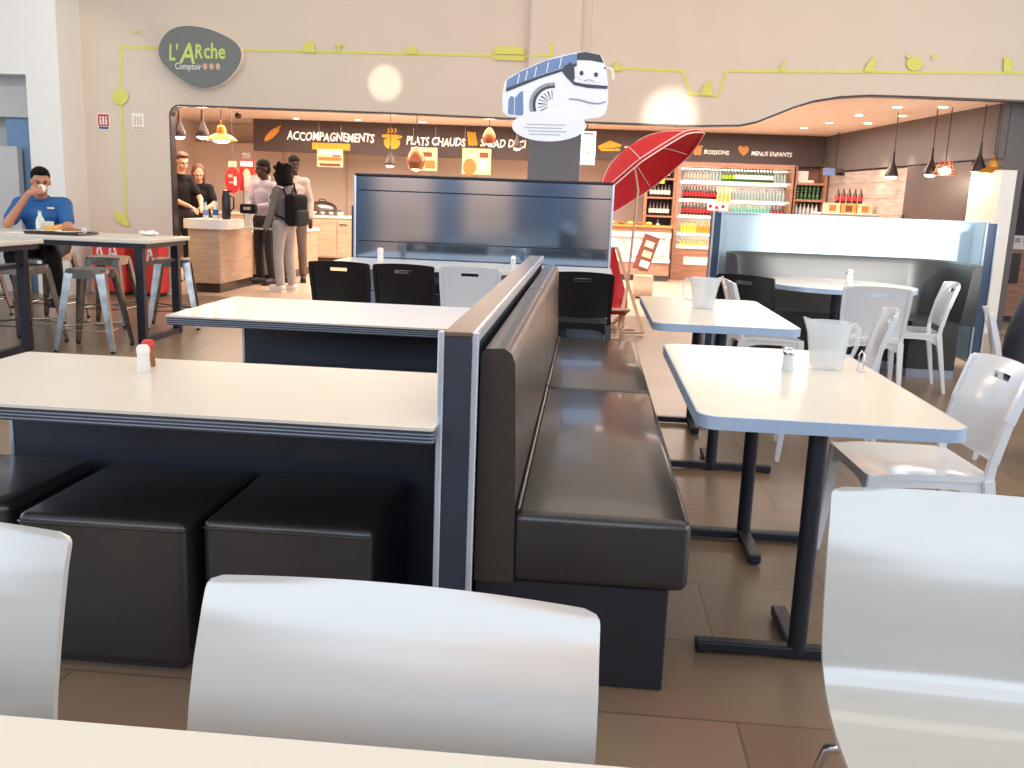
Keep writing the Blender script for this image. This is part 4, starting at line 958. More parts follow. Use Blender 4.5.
zt_ = at(248, 153, y=13.2).z; bm = N(); bx(bm, -.06, .06, -.02, .02, .72, zt_); obj('post', bm, 'steel', t)
bm = N(); bx(bm, -.11, .11, -.03, -.02, 1.28, 1.72); obj('poster', bm, 'red_sign', t); bm = N(); ell(bm, (0, -.034, 1.46), .06, .003, .13); obj('print', bm, 'paper_peach', t); bm = N(); bx(bm, -.09, .09, -.034, -.03, 1.62, 1.69); obj('heading', bm, 'paper', t)
t = thing('glass_screen', 'clear glass hygiene screen on the low counter behind the order counter', 'screen', (-4.6, 13.1, 0))
bm = N(); bx(bm, xb-.3, xb+.1, 13.1, 13.11, .72, 1.5); obj('pane', bm, 'glass', t, world=True); bm = N(); bx(bm, xb-.31, xb-.30, 13.09, 13.12, .72, 1.5); bx(bm, xb+.1, xb+.11, 13.09, 13.12, .72, 1.5); obj('frame', bm, 'steel', t, world=True)
for k in range(3):
    t = thing('cup_stack', ('left', 'middle', 'right')[k]+' short stack of white cups behind the order counter', 'cups', (xb-.22+k*.12, 13.3, .72), 0)
    for j in range(4): bm = N(); lathe(bm, [(.03, j*.05), (.042, j*.05+.075), (.038, j*.05+.075), (.026, j*.05+.006), (0, j*.05+.006)], 12); obj('cup', bm, 'white_top', t, 50)
# ---------------------------------------------------------------- drinks wall
YF = 16.9
xL, xR = at(679, 200, y=YF).x, at(790, 200, y=YF).x
zT = at(735, 168, y=YF).z; zBt = .62
t = thing('drinks_fridge', 'wide open drinks fridge with white lit shelves in the back of the shop', 'fridge', ((xL+xR)/2, YF+.4, 0))
bm = N(); bx(bm, xL, xR, YF+.62, YF+.68, .1, zT); obj('back_panel', bm, 'white_top', t, world=True)
for x in (xL-.06, xR): bm = N(); bx(bm, x, x+.06, YF, YF+.68, 0, zT+.08); obj('side_panel', bm, 'brown_wood', t, world=True)
bm = N(); bx(bm, xL, xR, YF, YF+.68, zT, zT+.08); obj('top_panel', bm, 'brown_wood', t, world=True)
bm = N(); bx(bm, xL, xR, YF, YF+.6, 0, zBt-.06); obj('base', bm, 'brown_wood', t, world=True)
bm = N(); bx(bm, xL+.15, xR-.9, YF-.01, YF, .28, .42); obj('vent', bm, 'white_top', t, world=True)
bm = N(); bx(bm, xL, xR, YF-.02, YF+.6, zBt-.06, zBt); obj('sill', bm, 'white_top', t, world=True)
lv = [at(720, py, y=YF).z for py in (252, 234, 216, 199.5, 181)]
for z in lv: bm = N(); bx(bm, xL, xR, YF+.08, YF+.6, z-.025, z); obj('shelf', bm, 'white_top', t, world=True)
for z in [v-.035 for v in lv[1:]]+[zT-.02]:
    bm = N(); bx(bm, xL+.02, xR-.02, YF+.3, YF+.33, z-.015, z); obj('light_strip', bm, 'led', t, world=True)
xm = (xL+xR)/2
def mk(m, capm, labelm, h, r_, nm='drink_bottle'):
    return bottle((0, 0, -50), 'x', m, capm, h, r_*.86, 'drinks in the lit fridge', nm, labelm)
P_ = dict(cola=mk('dark_glass', 'cola_red', 'cola_red', .22, .032), clear=mk('fridge_clear', 'bus_grey', None, .21, .031), green=mk('green_glass', 'lime', 'lime', .23, .032),
          dark=mk('green_glass', 'dark_lamp', 'paper', .25, .033), orange=mk('juice_orange', 'lime', 'juice_orange', .19, .032), yellow=mk('juice_yellow', 'green_glass', 'juice_yellow', .19, .033), teal=mk('teal_bottle', 'white_top', None, .2, .032), white=mk('fridge_clear', 'cola_red', 'sign_beige', .2, .032))
used = set()
def place(k, loc, lab, grp):
    t = P_[k]
    if k in used: return dup(t, loc, 0, lab, grp)
    used.add(k); t.location = loc; t['label'] = lab; t['group'] = grp; return t
rows = [(4, [('white', 8), ('clear', 4), ('green', 4), ('dark', 12), ('clear', 4)]), (3, [('cola', 12), ('orange', 4), ('clear', 17)]), (2, [('cola', 12), ('orange', 3), ('teal', 12), ('cola', 4)]), (1, [('yellow', 5), ('orange', 9), ('clear', 3)]), (0, [('yellow', 7), ('orange', 8)])]
names = {4: 'top', 3: 'second', 2: 'third', 1: 'fourth', 0: 'lowest'}
desc = dict(white='white labelled bottle with red cap', clear='clear bottle', green='bright green bottle with lime cap', dark='dark green bottle', cola='red labelled dark bottle', orange='orange juice bottle', yellow='yellow juice bottle with dark cap', teal='teal bottle')
for lvl, seq in rows:
    n = sum(c for _, c in seq); wd = (xR-xL-.12) if lvl > 1 else (xR-xL)*.52; k = 0
    for kind, c in seq:
        for _ in range(c):
            place(kind, (xL+.06+wd*(k+.5)/n, YF+.16, lv[lvl]), desc[kind]+' on the '+names[lvl]+' fridge shelf', desc[kind]+'s, '+names[lvl]+' fridge shelf'); k += 1
for x, z_, lab in ((xm-.15, lv[3]-.18, 'upper'), (xm-.13, lv[2]-.14, 'lower')):
    pass
t = thing('price_card', 'peach promotional card hanging in the middle of the drinks fridge', 'card', (at(724, 193, y=YF-.05).x, YF-.05, at(724, 196, y=YF).z))
bm = N(); bx(bm, -.12, .12, 0, .01, -.14, .14); obj('board', bm, 'paper_peach', t)
bm = N(); tube(bm, [(0, .005, .14), (0, .005, zT-t.location.z+.04)], .004, 5); bx(bm, -.01, .01, 0, .07, zT-t.location.z+.03, zT-t.location.z+.05); obj('cord', bm, 'steel', t)
for k in range(3): bm = N(); lathe(bm, [(.02, -.1), (.025, .0), (.01, .06), (.01, .09), (0, .09)], 8); bm.transform(Matrix.Translation((-.07+k*.07, -.003, 0)) @ Matrix.Diagonal((1, .1, 1, 1))); obj('bottle_print', bm, 'carrot', t)
t = thing('price_card', 'white card with pink print hanging below the peach card in the fridge', 'card', (at(719, 206, y=YF-.08).x, YF-.08, at(719, 207, y=YF).z))
bm = N(); bx(bm, -.2, .16, 0, .01, -.06, .06); obj('board', bm, 'paper', t)
bm = N(); bx(bm, -.01, .01, .005, .20, -.05, -.04); obj('clip', bm, 'steel', t)
for k in range(3): bm = N(); ell(bm, (-.15+k*.11, -.003, .01*(-1)**k), .035, .003, .035, 10, 6); obj('print', bm, 'red_cloth', t)

# dark shelf unit left of the fridge
x0, x1 = at(647, 200, y=YF).x, at(673, 200, y=YF).x
t = thing('bottle_shelf', 'dark shelf unit with wine bottles left of the drinks fridge', 'shelf', ((x0+x1)/2, YF+.3, 0))
bm = N(); bx(bm, x0-.05, x0, YF+.05, YF+.5, .9, 2.0); obj('side_panel', bm, 'brown_wood', t, world=True); bm = N(); bx(bm, x1, x1+.05, YF+.05, YF+.5, .9, 2.0); obj('side_panel', bm, 'brown_wood', t, world=True)
bm = N(); bx(bm, x0, x1, YF+.45, YF+.5, .9, 2.0); obj('back_panel', bm, 'band', t, world=True)
sz = [at(660, py, y=YF+.1).z for py in (231, 215.5, 197, 178)]
for z in sz: bm = N(); bx(bm, x0, x1, YF+.05, YF+.45, z-.03, z); obj('shelf', bm, 'brown_wood', t, world=True)
for lv_, cnt in ((1, 6), (2, 6), (3, 3)):
    for k in range(cnt):
        bottle((x0+.04+(x1-x0-.08)*(k+.5)/cnt, YF+.15, sz[lv_]), 'dark wine bottle with white label, '+('', 'lower', 'middle', 'upper')[lv_]+' shelf left of the fridge', 'dark_glass', 'dark_lamp', .24, .03, 'wine bottles, '+('', 'lower', 'middle', 'upper')[lv_]+' shelf', 'wine_bottle', 'paper')
bottle(((x0+x1)/2, YF+.15, sz[0]), 'single dark bottle alone on the bottom shelf left of the fridge', 'dark_glass', 'dark_lamp', .26, .034, None, 'wine_bottle', 'paper')
t = thing('notice', 'lime green square notice on top of the dark bottle shelf', 'notice', (at(657, 175, y=YF).x, YF-.02, at(657, 177, y=YF).z))
bm = N(); bx(bm, -.14, .14, 0, .012, -.11, .13); obj('board', bm, 'lime', t)
bm = N(); bx(bm, -.01, .01, .0, .12, -.10, -.08); obj('clip', bm, 'steel', t); onsign(t, 'print', 'paper_yellow', -.10, .10, .04, .08)
# display counter left of fridge
x2 = at(585, 240, y=16.3).x; x3 = at(671, 240, y=16.3).x
zt3, zb3 = at(640, 233, y=16.3).z, at(640, 262, y=16.3).z
t = thing('display_counter', 'brown wood display counter with a white framed glass front behind the parasol', 'counter', ((x2+x3)/2, 16.6, 0))
bm = N(); bx(bm, x2, x3, 16.34, 16.95, .1, zt3+.10); obj('body', bm, 'brown_wood', t, world=True)
bm = N(); bx(bm, x2, x3, 16.4, 16.9, 0, .1); obj('plinth', bm, 'dark_lamp', t, world=True)
bm = N(); bx(bm, x2-.02, x3+.02, 16.30, 16.97, zt3+.10, zt3+.13); obj('worktop', bm, 'carrot', t, world=True)
bm = N()
for a in ((x2, x3, zt3-.07, zt3+.02), (x2, x3, zb3-.0, zb3+.06), (x2, x2+.07, zb3+.06, zt3-.07), (x3-.09, x3-.02, zb3+.06, zt3-.07)): bx(bm, a[0], a[1], 16.30, 16.34, a[2], a[3])
obj('frame', bm, 'white_top', t, world=True); bm = N(); bx(bm, x2+.07, x3-.09, 16.32, 16.335, zb3+.06, zt3-.07); obj('glass_front', bm, 'grey_marble', t, world=True)
for k in range(3): bm = N(); ell(bm, (x2+.5+k*.38, 16.32, (zb3+zt3)/2), .15, .012, .15); obj('plate', bm, 'clear_glass', t, 60, world=True)
q = zt3+.13
for k in range(5):
    t = thing('pastry', 'small pastry in the row on the display counter behind the parasol', 'food', (x2+.45+k*.16, 16.55, q), 0, 'pastries on the display counter')
    bm = N(); ell(bm, (0, 0, .03), .06, .045, .03); obj('bun', bm, 'food_brown' if k % 2 else 'food_yellow', t, 60)
cabinet('low_box', 'small peach wooden box standing in front of the display counter', 'box', at(634, 285, y=13.2).x, at(653, 285, y=13.2).x, 13.2, 13.5, .32, 'oak', 'oak', .02, .0, .03)
t = thing('magazine_rack', 'dark magazine rack leaning beside the parasol pole', 'rack', (at(645, 270, y=14.5).x, 14.5, 0))
bm = N(); bx(bm, -.12, .12, -.1, .1, 0, .3); obj('base', bm, 'brown_wood', t); rm = Matrix.Rotation(.3, 3, 'Y'); bm = N(); bx(bm, -.12, .12, -.06, .06, .3, .85, rot=rm); obj('magazines', bm, 'brown_ink', t)
for k in range(3): bm = N(); bx(bm, -.09+.03*k, .05+.03*k, -.075, -.065, .36+k*.15, .46+k*.15, rot=rm); obj('cover', bm, ('paper', 'sign_beige', 'grey_marble')[k], t)
# shelves right of the fridge
x4, x5 = at(795, 200, y=YF).x, at(823, 200, y=YF).x
t = thing('side_shelf', 'narrow brown shelf bay with crates of bottles right of the fridge', 'shelf', ((x4+x5)/2, YF+.3, 0))
for x in (x4-.05, x5): bm = N(); bx(bm, x, x+.05, YF, YF+.55, 0, 2.05); obj('side_panel', bm, 'brown_wood', t, world=True)
bm = N(); bx(bm, x4, x5, YF+.5, YF+.55, 0, 2.05); obj('back_panel', bm, 'brown_wood', t, world=True)
s5 = [at(808, py, y=YF+.1).z for py in (217, 199.5, 183)]
for z in s5+[.5]: bm = N(); bx(bm, x4, x5, YF+.02, YF+.5, z-.04, z); obj('shelf', bm, 'brown_wood', t, world=True)
for li, mm, lab in ((1, 'green_glass', 'green bottle in the two-tier block on the shelf right of the fridge'), (0, 'clear_glass', 'clear bottle in the row on the shelf right of the fridge, below the green ones')):
    for tier in range(2 if li else 1):
        for k in range(6): bottle((x4+.03+(x5-x4-.06)*(k+.5)/6, YF+.15, s5[li]+tier*.14), lab, mm, 'paper' if li else 'green_glass', .14 if li else .24, .03, lab[:40], 'bottle')
t = thing('white_box', 'white carton on the top shelf right of the fridge', 'box', (at(802, 174, y=YF+.2).x, YF+.2, s5[2]))
bm = N(); bx(bm, -.09, .09, -.1, .1, 0, .2, .004, 1); obj('carton', bm, 'white_top', t); bm = N(); bx(bm, .09, .2, -.1, .05, 0, .05, .004, 1); obj('flap', bm, 'paper', t)
# grey wooden wall panels on the angled wall, dark door panel, white cabinet
def slabobj(name, label, cat, t0, t1, o0, o1, z0, z1, m, extra=None):
    c = along((t0+t1)/2, (o0+o1)/2); t = thing(name, label, cat, (c.x, c.y, z0)); bm = N(); slab(bm, t0, t1, o0, o1, z0, z1); obj('panel', bm, m, t, world=True); return t
def tt_of(px):   # parameter along the angled wall hit by a pixel column
    d = at(px, 200, y=10)-Vector((0, 0, HC)); dd = A1-A0
    den = d.x*dd.y-d.y*dd.x; s = (A0.x*dd.y-A0.y*dd.x)/den; q = d*s; return (q.y-A0.y)/dd.y
t = slabobj('wood_wall_panel', 'grey wood plank panelling at the back of the angled wall', 'wall panel', tt_of(824), tt_of(905), -.05, .0, 0, 1.95, 'grey_wood')
for z in (1.28, 1.52, 1.76): bm = N(); slab(bm, tt_of(824), tt_of(905), 0, .004, z, z+.006); obj('groove', bm, 'brown_wood', t, world=True)
t = slabobj('dark_cupboard', 'tall dark grey cupboard set into the angled wall', 'cupboard', tt_of(908), tt_of(972), -.05, .06, 0, 1.96, 'band')
bm = N(); slab(bm, tt_of(909), tt_of(910.5), .06, .09, .9, 1.3); obj('handle', bm, 'steel', t, world=True)
t = slabobj('white_cabinet', 'tall white cabinet door at the far right of the angled wall', 'cabinet', tt_of(976), tt_of(1000), -.05, .10, 0, 1.82, 'white_top')
bm = N(); slab(bm, tt_of(1001), tt_of(1009), -.05, .12, 0, 1.835); obj('side_frame', bm, 'paper', t, world=True); bm = N(); slab(bm, tt_of(1002), tt_of(1003), .14, .16, 1.0, 1.08); obj('latch', bm, 'steel', t, world=True)
bm = N(); slab(bm, tt_of(995), tt_of(999), .10, .12, 1.04, 1.12); obj('lock', bm, 'lime', t, world=True)
t, W_, H_ = flat_sign('blue_screen_sign', 'blue and black menu screen at the top of the grey panelling', 'screen', 835, 172, 22, 8, 16.2, 'bus_blue', .03)
onsign(t, 'dark_half', 'band', 0, W_/2, -H_/2, H_/2); onsign(t, 'caption', 'paper', .1*W_, .35*W_, -.35*H_, -.1*H_)
bm = N(); tube(bm, [(0, .015, H_/2), (0, .015, ZB-t.location.z)], .01, 6); obj('bracket', bm, 'black_steel', t)
q = at(850, 214, y=14.8)
t = thing('display_table', 'grey marble stand carrying the bottle crate and peach boxes', 'stand', (q.x, 14.8, 0)); zt5 = at(850, 214.5, y=14.7).z
bm = N(); bx(bm, -.50, .42, -.2, .2, 0, zt5); obj('block', bm, 'grey_marble', t); bm = N(); bx(bm, -.52, .44, -.22, .22, zt5, zt5+.02); obj('slab', bm, 'white_top', t)
for k in range(3):
    t = thing('gift_box', ('left', 'middle', 'right')[k]+' peach gift box on the grey marble stand', 'box', (q.x-.3+k*.24, 14.75, zt5+.02)); bm = N(); bx(bm, -.11, .11, -.08, .08, 0, .14, .004, 1); obj('carton', bm, 'paper_peach' if k != 1 else 'carrot', t)
    bm = N(); bx(bm, -.05, .05, -.084, -.08, .02, .11); obj('print', bm, 'orange_ink' if k != 1 else 'brown_ink', t)
for k in range(5): bottle((q.x-.22+k*.085, 14.76, zt5+.16), 'small red labelled bottle standing on the peach gift boxes', 'dark_glass', 'cola_red', .22, .035, 'bottles on the gift boxes', 'bottle', 'cola_red')
# right side counter
t = thing('side_counter', 'wooden side counter with white edge behind the seated person at the right', 'counter', (5.9, 12.6, 0))
xx = at(990, 240, y=12.3).x
bm = N(); bx(bm, xx, xx+1.6, 12.35, 12.95, .08, .93); obj('body', bm, 'brown_wood', t, world=True); bm = N(); bx(bm, xx-.02, xx+1.6, 12.3, 12.97, .93, .98); obj('worktop', bm, 'paper', t, world=True)
bm = N(); bx(bm, xx+.05, xx+.42, 12.33, 12.35, .5, .88); obj('recess', bm, 'dark_lamp', t, world=True); bm = N(); bx(bm, xx+.03, xx+1.6, 12.4, 12.9, 0, .08); obj('plinth', bm, 'dark_lamp', t, world=True)
t = thing('cutlery_tray', 'white patterned cutlery tray on the side counter at the far right', 'tray', (xx+.45, 12.55, .98)); bm = N(); bx(bm, -.25, .3, -.15, .15, 0, .12, .01, 1); obj('tray', bm, 'paper', t)
for k in range(5): bm = N(); bx(bm, -.2+k*.1, -.14+k*.1, -.155, -.15, .03, .09); obj('print', bm, 'bus_grey', t)

# ================================================================== PARASOL AND DECKCHAIR
YU = 9.75
c = at(645, 173, y=YU); n_ = Vector((-.61, .22, .76)).normalized(); R_ = .66
t = thing('parasol', 'tilted red parasol with white piping on a thin wooden pole', 'parasol', (at(622, 322, y=YU).x, YU, 0))
e1 = Vector((.78, 0, .62)); e1 = (e1-n_*e1.dot(n_)).normalized(); e2 = n_.cross(e1)
def dome(u, a):  # u 0 apex .. 1 rim
    hgt = .30*(1-u**2.0); sag = 1-.045*u*u*abs(math.sin(4*a)); return c+(e1*math.cos(a)*1.05+e2*math.sin(a))*R_*u*sag+n_*hgt
bm = N(); nu, na = 10, 64; G = [[bm.verts.new(dome(i/nu, 2*PI*k/na)) for k in range(na)] for i in range(1, nu+1)]; ap = bm.verts.new(dome(0, 0))
for k in range(na): bm.faces.new((ap, G[0][k], G[0][(k+1) % na]))
for i in range(nu-1):
    for k in range(na): bm.faces.new((G[i][k], G[i+1][k], G[i+1][(k+1) % na], G[i][(k+1) % na]))
val = [bm.verts.new(dome(1, 2*PI*k/na)*1.0-n_*.035) for k in range(na)]
for k in range(na): bm.faces.new((G[-1][k], val[k], val[(k+1) % na], G[-1][(k+1) % na]))
o = obj('canopy', bm, 'red_cloth', t, 40, world=True); s_ = o.modifiers.new('thick', 'SOLIDIFY'); s_.thickness = .004
bm = N(); tube(bm, [dome(1.004, 2*PI*k/na)-n_*.035 for k in range(na+1)], .006, 6); tube(bm, [dome(1.004, 2*PI*k/na) for k in range(na+1)], .005, 6)
for k in range(8): tube(bm, [dome(i/nu, 2*PI*k/8)+n_*.003 for i in range(0, nu+1)], .004, 5)
obj('piping', bm, 'piping', t, world=True)
bm = N(); tube(bm, [c+n_*.29, c+n_*.12], .012, 8); obj('hub', bm, 'paper', t, world=True)
for k in range(8): bm = N(); tube(bm, [dome(i/nu, 2*PI*k/8)-n_*.012 for i in range(0, nu+1)], .004, 5); obj('rib', bm, 'paper', t, world=True)
pj_ = at(638, 190, y=YU); ft = at(623, 322, y=YU); ft.z = 0; bm = N(); tube(bm, [c+n_*.22, pj_, Vector((pj_.x*.5+ft.x*.5, YU, pj_.z*.5)), ft+Vector((0, 0, .02))], .013, 8); obj('pole', bm, 'pine', t, world=True)
bm = N(); tube(bm, [c+n_*.29, c+n_*.34], .012, 8); obj('finial', bm, 'paper', t, world=True)
bm = N(); bx(bm, ft.x-.13, ft.x+.13, YU-.02, YU+.02, 0, .03, .004, 1); bx(bm, ft.x-.02, ft.x+.02, YU-.13, YU+.13, 0, .03, .004, 1); obj('foot_cross', bm, 'pine', t, world=True)
t = thing('deckchair', 'folding wooden deckchair with red sling beside the blue screen', 'deckchair', (.35, 9.6, 0))
T_ = at(617, 248, y=10.05); B_ = at(645, 300, y=9.45); B_.z = .03; wv = Vector((-.52, -.10, 0)); Mc = T_.lerp(B_, .52); F_t = at(619, 322, y=10.3); F_t = Vector((F_t.x-.02, 10.35, .02)); F_n = Mc+(Mc-F_t)*.0
F_f = Vector((Mc.x-.12, Mc.y+.45, .02)); F_b = Vector((Mc.x-.02, 9.05, .30))
for o_ in (Vector(), wv):
    bm = N(); bar(bm, T_+o_, B_+o_, .035, .024); obj('long_rail', bm, 'pine', t, world=True)
    i_ = o_*.92+Vector((-.02, 0, 0)); bm = N(); bar(bm, F_f+i_, F_b+i_, .035, .024); obj('cross_rail', bm, 'pine', t, world=True)
    bm = N(); bar(bm, Mc+i_+Vector((-.02, 0, 0)), Vector((Mc.x-.12, 8.95, .02))+i_, .032, .022); obj('front_leg', bm, 'pine', t, world=True)
for q_ in (T_, B_, F_f, F_b, Vector((Mc.x-.12, 8.95, .03))): bm = N(); tube(bm, [q_, q_+wv], .014, 8); obj('cross_bar', bm, 'pine', t, world=True)
sl = [T_+Vector((0, -.01, .0)), T_.lerp(B_, .25)+Vector((0, .05, -.05)), T_.lerp(B_, .55)+Vector((0, .06, -.08)), Vector((Mc.x, 9.55, .24)), Vector((Mc.x-.02, 9.3, .22)), F_b+Vector((0, 0, .01))]
bm = N(); V = [[bm.verts.new(q_+wv*f_) for q_ in sl] for f_ in (.05, .35, .65, .95)]
for a_, b_ in zip(V, V[1:]):
    for k in range(len(sl)-1): bm.faces.new((a_[k], a_[k+1], b_[k+1], b_[k]))
o = obj('sling', bm, 'red_cloth', t, 60, world=True); s_ = o.modifiers.new('thick', 'SOLIDIFY'); s_.thickness = .006

# ================================================================== HIGH TABLES AND METAL STOOLS
def high_table(x0, x1, y0, y1, z, legx, label):
    t = thing('high_table', label, 'table', ((x0+x1)/2, (y0+y1)/2, 0), 0, 'high tables at the left')
    bm = N(); bx(bm, x0, x1, y0, y1, z-.035, z, .006, 1); obj('tabletop', bm, 'laminate', t, world=True)
    bm = N(); bx(bm, x0+.03, x1-.03, y0+.03, y1-.03, z-.075, z-.036); obj('frame', bm, 'black_steel', t, world=True)
    for lx in legx:
        for y in (y0+.06, y1-.1): bm = N(); bx(bm, lx-.035, lx+.035, y-.025, y+.035, 0, z-.07, .004, 1); obj('leg', bm, 'black_steel', t, world=True)
        bm = N(); bx(bm, lx-.03, lx+.03, y0+.08, y1-.12, 0, .05); obj('floor_bar', bm, 'black_steel', t, world=True)
        bm = N(); bx(bm, lx-.015, lx+.015, y0+.08, y1-.12, z-.22, z-.19); obj('cross_bar', bm, 'black_steel', t, world=True)
high_table(-6.6, -3.6, 7.42, 8.25, .87, (-3.70, -6.4), 'long high table with black frame at which the man in blue sits')
high_table(-6.6, -4.22, 6.25, 6.98, .87, (-4.35, -6.4), 'high table cut by the left edge, nearer than the one of the man in blue')
def stool_proto(label):
    t = thing('metal_stool', label, 'stool', (0, 0, 0), 0, 'tall metal stools at the high tables')
    bm = N(); prism(bm, rrect(-.155, .155, -.155, .155, .04), 'z', .615, .645); bmesh.ops.bevel(bm, geom=[e for e in bm.edges if e.calc_face_angle(0) > 1.2], offset=.012, segments=3, affect='EDGES'); obj('seat', bm, 'steel', t, 40)
    bm = N()
    for sx, sy in ((0, -1), (0, 1), (-1, 0), (1, 0)):
        if sx == 0: prism(bm, [(-.145, .63), (.145, .63), (.125, .60), (.09, .575), (-.09, .575), (-.125, .60)], 'y', sy*.148-.004, sy*.148+.004)
        else: prism(bm, [(-.145, .63), (.145, .63), (.125, .60), (.09, .575), (-.09, .575), (-.125, .60)], 'x', sx*.148-.004, sx*.148+.004)
    obj('skirt', bm, 'steel', t)
    for sx in (-1, 1):
        for sy in (-1, 1):
            bm = N(); a = Vector((sx*.135, sy*.135, .62)); b2 = Vector((sx*.215, sy*.215, .012))
            P = [(0, 0), (.055, 0), (.055, .006), (.03, .02), (.02, .03), (.006, .055), (0, .055)]
            V = [[bm.verts.new(q_+Vector((-sx*p_[0]*k_+sx*.018, -sy*p_[1]*k_+sy*.018, 0))) for p_ in P] for q_, k_ in ((a, 1.25), (b2, .6))]
            for k in range(len(P)): bm.faces.new((V[0][k], V[0][(k+1) % len(P)], V[1][(k+1) % len(P)], V[1][k]))
            bm.faces.new(V[0]); bm.faces.new(V[1]); lg = obj('leg', bm, 'steel', t, 30)
            bm = N(); lathe(bm, [(.016, 0), (.02, .015), (.014, .02)], 10, (sx*.218, sy*.218, 0)); ff = obj('rubber_foot', bm, 'black_plastic', t); ff.parent = lg
    bm = N()
    for A, B in (((-1, -1), (1, 1)), ((-1, 1), (1, -1))): tube(bm, [(A[0]*.19, A[1]*.19, .2), (B[0]*.19, B[1]*.19, .2)], .007, 6)
    k_ = .192
    for A, B in (((-1, -1), (1, -1)), ((1, -1), (1, 1)), ((1, 1), (-1, 1)), ((-1, 1), (-1, -1))): tube(bm, [(A[0]*k_, A[1]*k_, .17), (B[0]*k_, B[1]*k_, .17)], .005, 6)
    obj('cross_brace', bm, 'steel', t); return t
st = stool_proto('metal stool in front of the high table, nearest the camera and fully visible')
st.location = (-3.93, 7.13, 0); st.rotation_euler.z = math.radians(8)
dup(st, (-4.55, 7.18, 0), math.radians(-5), 'metal stool partly behind the leg of the nearer high table')
dup(st, (-3.88, 8.5, 0), math.radians(20), 'metal stool at the right end of the high table, half behind the table leg')
dup(st, (-4.47, 8.42, 0), math.radians(5), 'metal stool on the far side of the high table, right of the man')
dup(st, (-5.12, 8.58, 0), math.radians(0), 'metal stool the man in the blue shirt sits on')
# things on the high table
ZT = .87
def hp(px, y): return at(px, 235, y=y).x
bottle((hp(41, 7.85), 7.85, ZT), 'clear water bottle in front of the man in blue', 'clear_glass', 'bus_grey', .19, .035, labelm='paper')
t = thing('drinking_glass', 'clear drinking glass beside the water bottle of the man in blue', 'glass', (hp(49.5, 7.8), 7.8, ZT)); bm = N(); lathe(bm, [(.032, 0), (.042, .1), (.039, .1), (.03, .006), (0, .006)], 16); obj('glass_body', bm, 'clear_glass', t, 50)
bm = N(); lathe(bm, [(.03, .007), (.034, .05), (0, .05)], 16); obj('drink', bm, 'paper', t, 50)
t = thing('serving_tray', 'dark serving tray under the food on the high table', 'tray', (hp(62, 7.75), 7.75, ZT)); bm = N(); bx(bm, -.24, .24, -.16, .16, 0, .012, .004, 1); obj('base', bm, 'dark_lamp', t); bm = N(); tube(bm, [(-.24, -.16, .015), (.24, -.16, .015), (.24, .16, .015), (-.24, .16, .015), (-.24, -.16, .015)], .008, 6); obj('rim', bm, 'dark_lamp', t)
t = thing('plate', 'white plate with yellow fries on the serving tray', 'plate', (hp(52, 7.72), 7.72, ZT+.012)); bm = N(); lathe(bm, [(.06, 0), (.11, .018), (.105, .022), (.05, .006), (0, .006)], 24); obj('dish', bm, 'white_top', t, 50)
bm = N()
for k in range(22): a = random.uniform(0, PI); bx(bm, -.035, .035, -.006, .006, 0, .012, rot=Matrix.Rotation(a, 3, 'Z') @ Matrix.Rotation(random.uniform(-.4, .4), 3, 'Y')); bm.verts.ensure_lookup_table(); [setattr(v, 'co', v.co+Vector((random.Random(k).uniform(-.05, .05), random.Random(k+50).uniform(-.04, .04), .015+.0015*k))) for v in bm.verts[-8:]]
o = obj('fries', bm, 'food_yellow', t); o['kind'] = 'stuff'
t = thing('plate', 'white plate with a brown crust right of the fries on the high table', 'plate', (hp(69, 7.68), 7.68, ZT+.012)); bm = N(); lathe(bm, [(.06, 0), (.11, .018), (.105, .022), (.05, .006), (0, .006)], 24); obj('dish', bm, 'white_top', t, 50); bm = N(); ell(bm, (0, .04, .025), .09, .03, .02); obj('crust', bm, 'food_brown', t, 60)
t = thing('tumbler', 'small dark tumbler at the right of the food on the high table', 'glass', (hp(84, 7.75), 7.75, ZT)); bm = N(); lathe(bm, [(.022, 0), (.026, .06), (.024, .06), (.02, .006), (0, .006)], 14); obj('glass_body', bm, 'clear_glass', t, 50); bm = N(); lathe(bm, [(.02, .007), (.022, .05), (0, .05)], 14); obj('drink', bm, 'dark_glass', t, 50)
t = thing('paper_napkin', 'crumpled white napkin on the far right end of the high table', 'napkin', (hp(149, 8.1), 8.1, ZT)); bm = N(); ell(bm, (0, 0, .02), .09, .06, .022, 14, 8); [setattr(v, 'co', v.co+Vector((0, 0, .012*math.sin(v.co.x*60)*math.cos(v.co.y*50) if v.co.z > .015 else 0))) for v in bm.verts]; obj('cloth', bm, 'paper', t, 40)
t = thing('paper_napkin', 'flat white napkin beside the left plate of the man in blue', 'napkin', (hp(22, 7.7), 7.7, ZT)); bm = N(); bx(bm, -.12, .12, -.08, .08, 0, .004); obj('sheet', bm, 'paper', t)

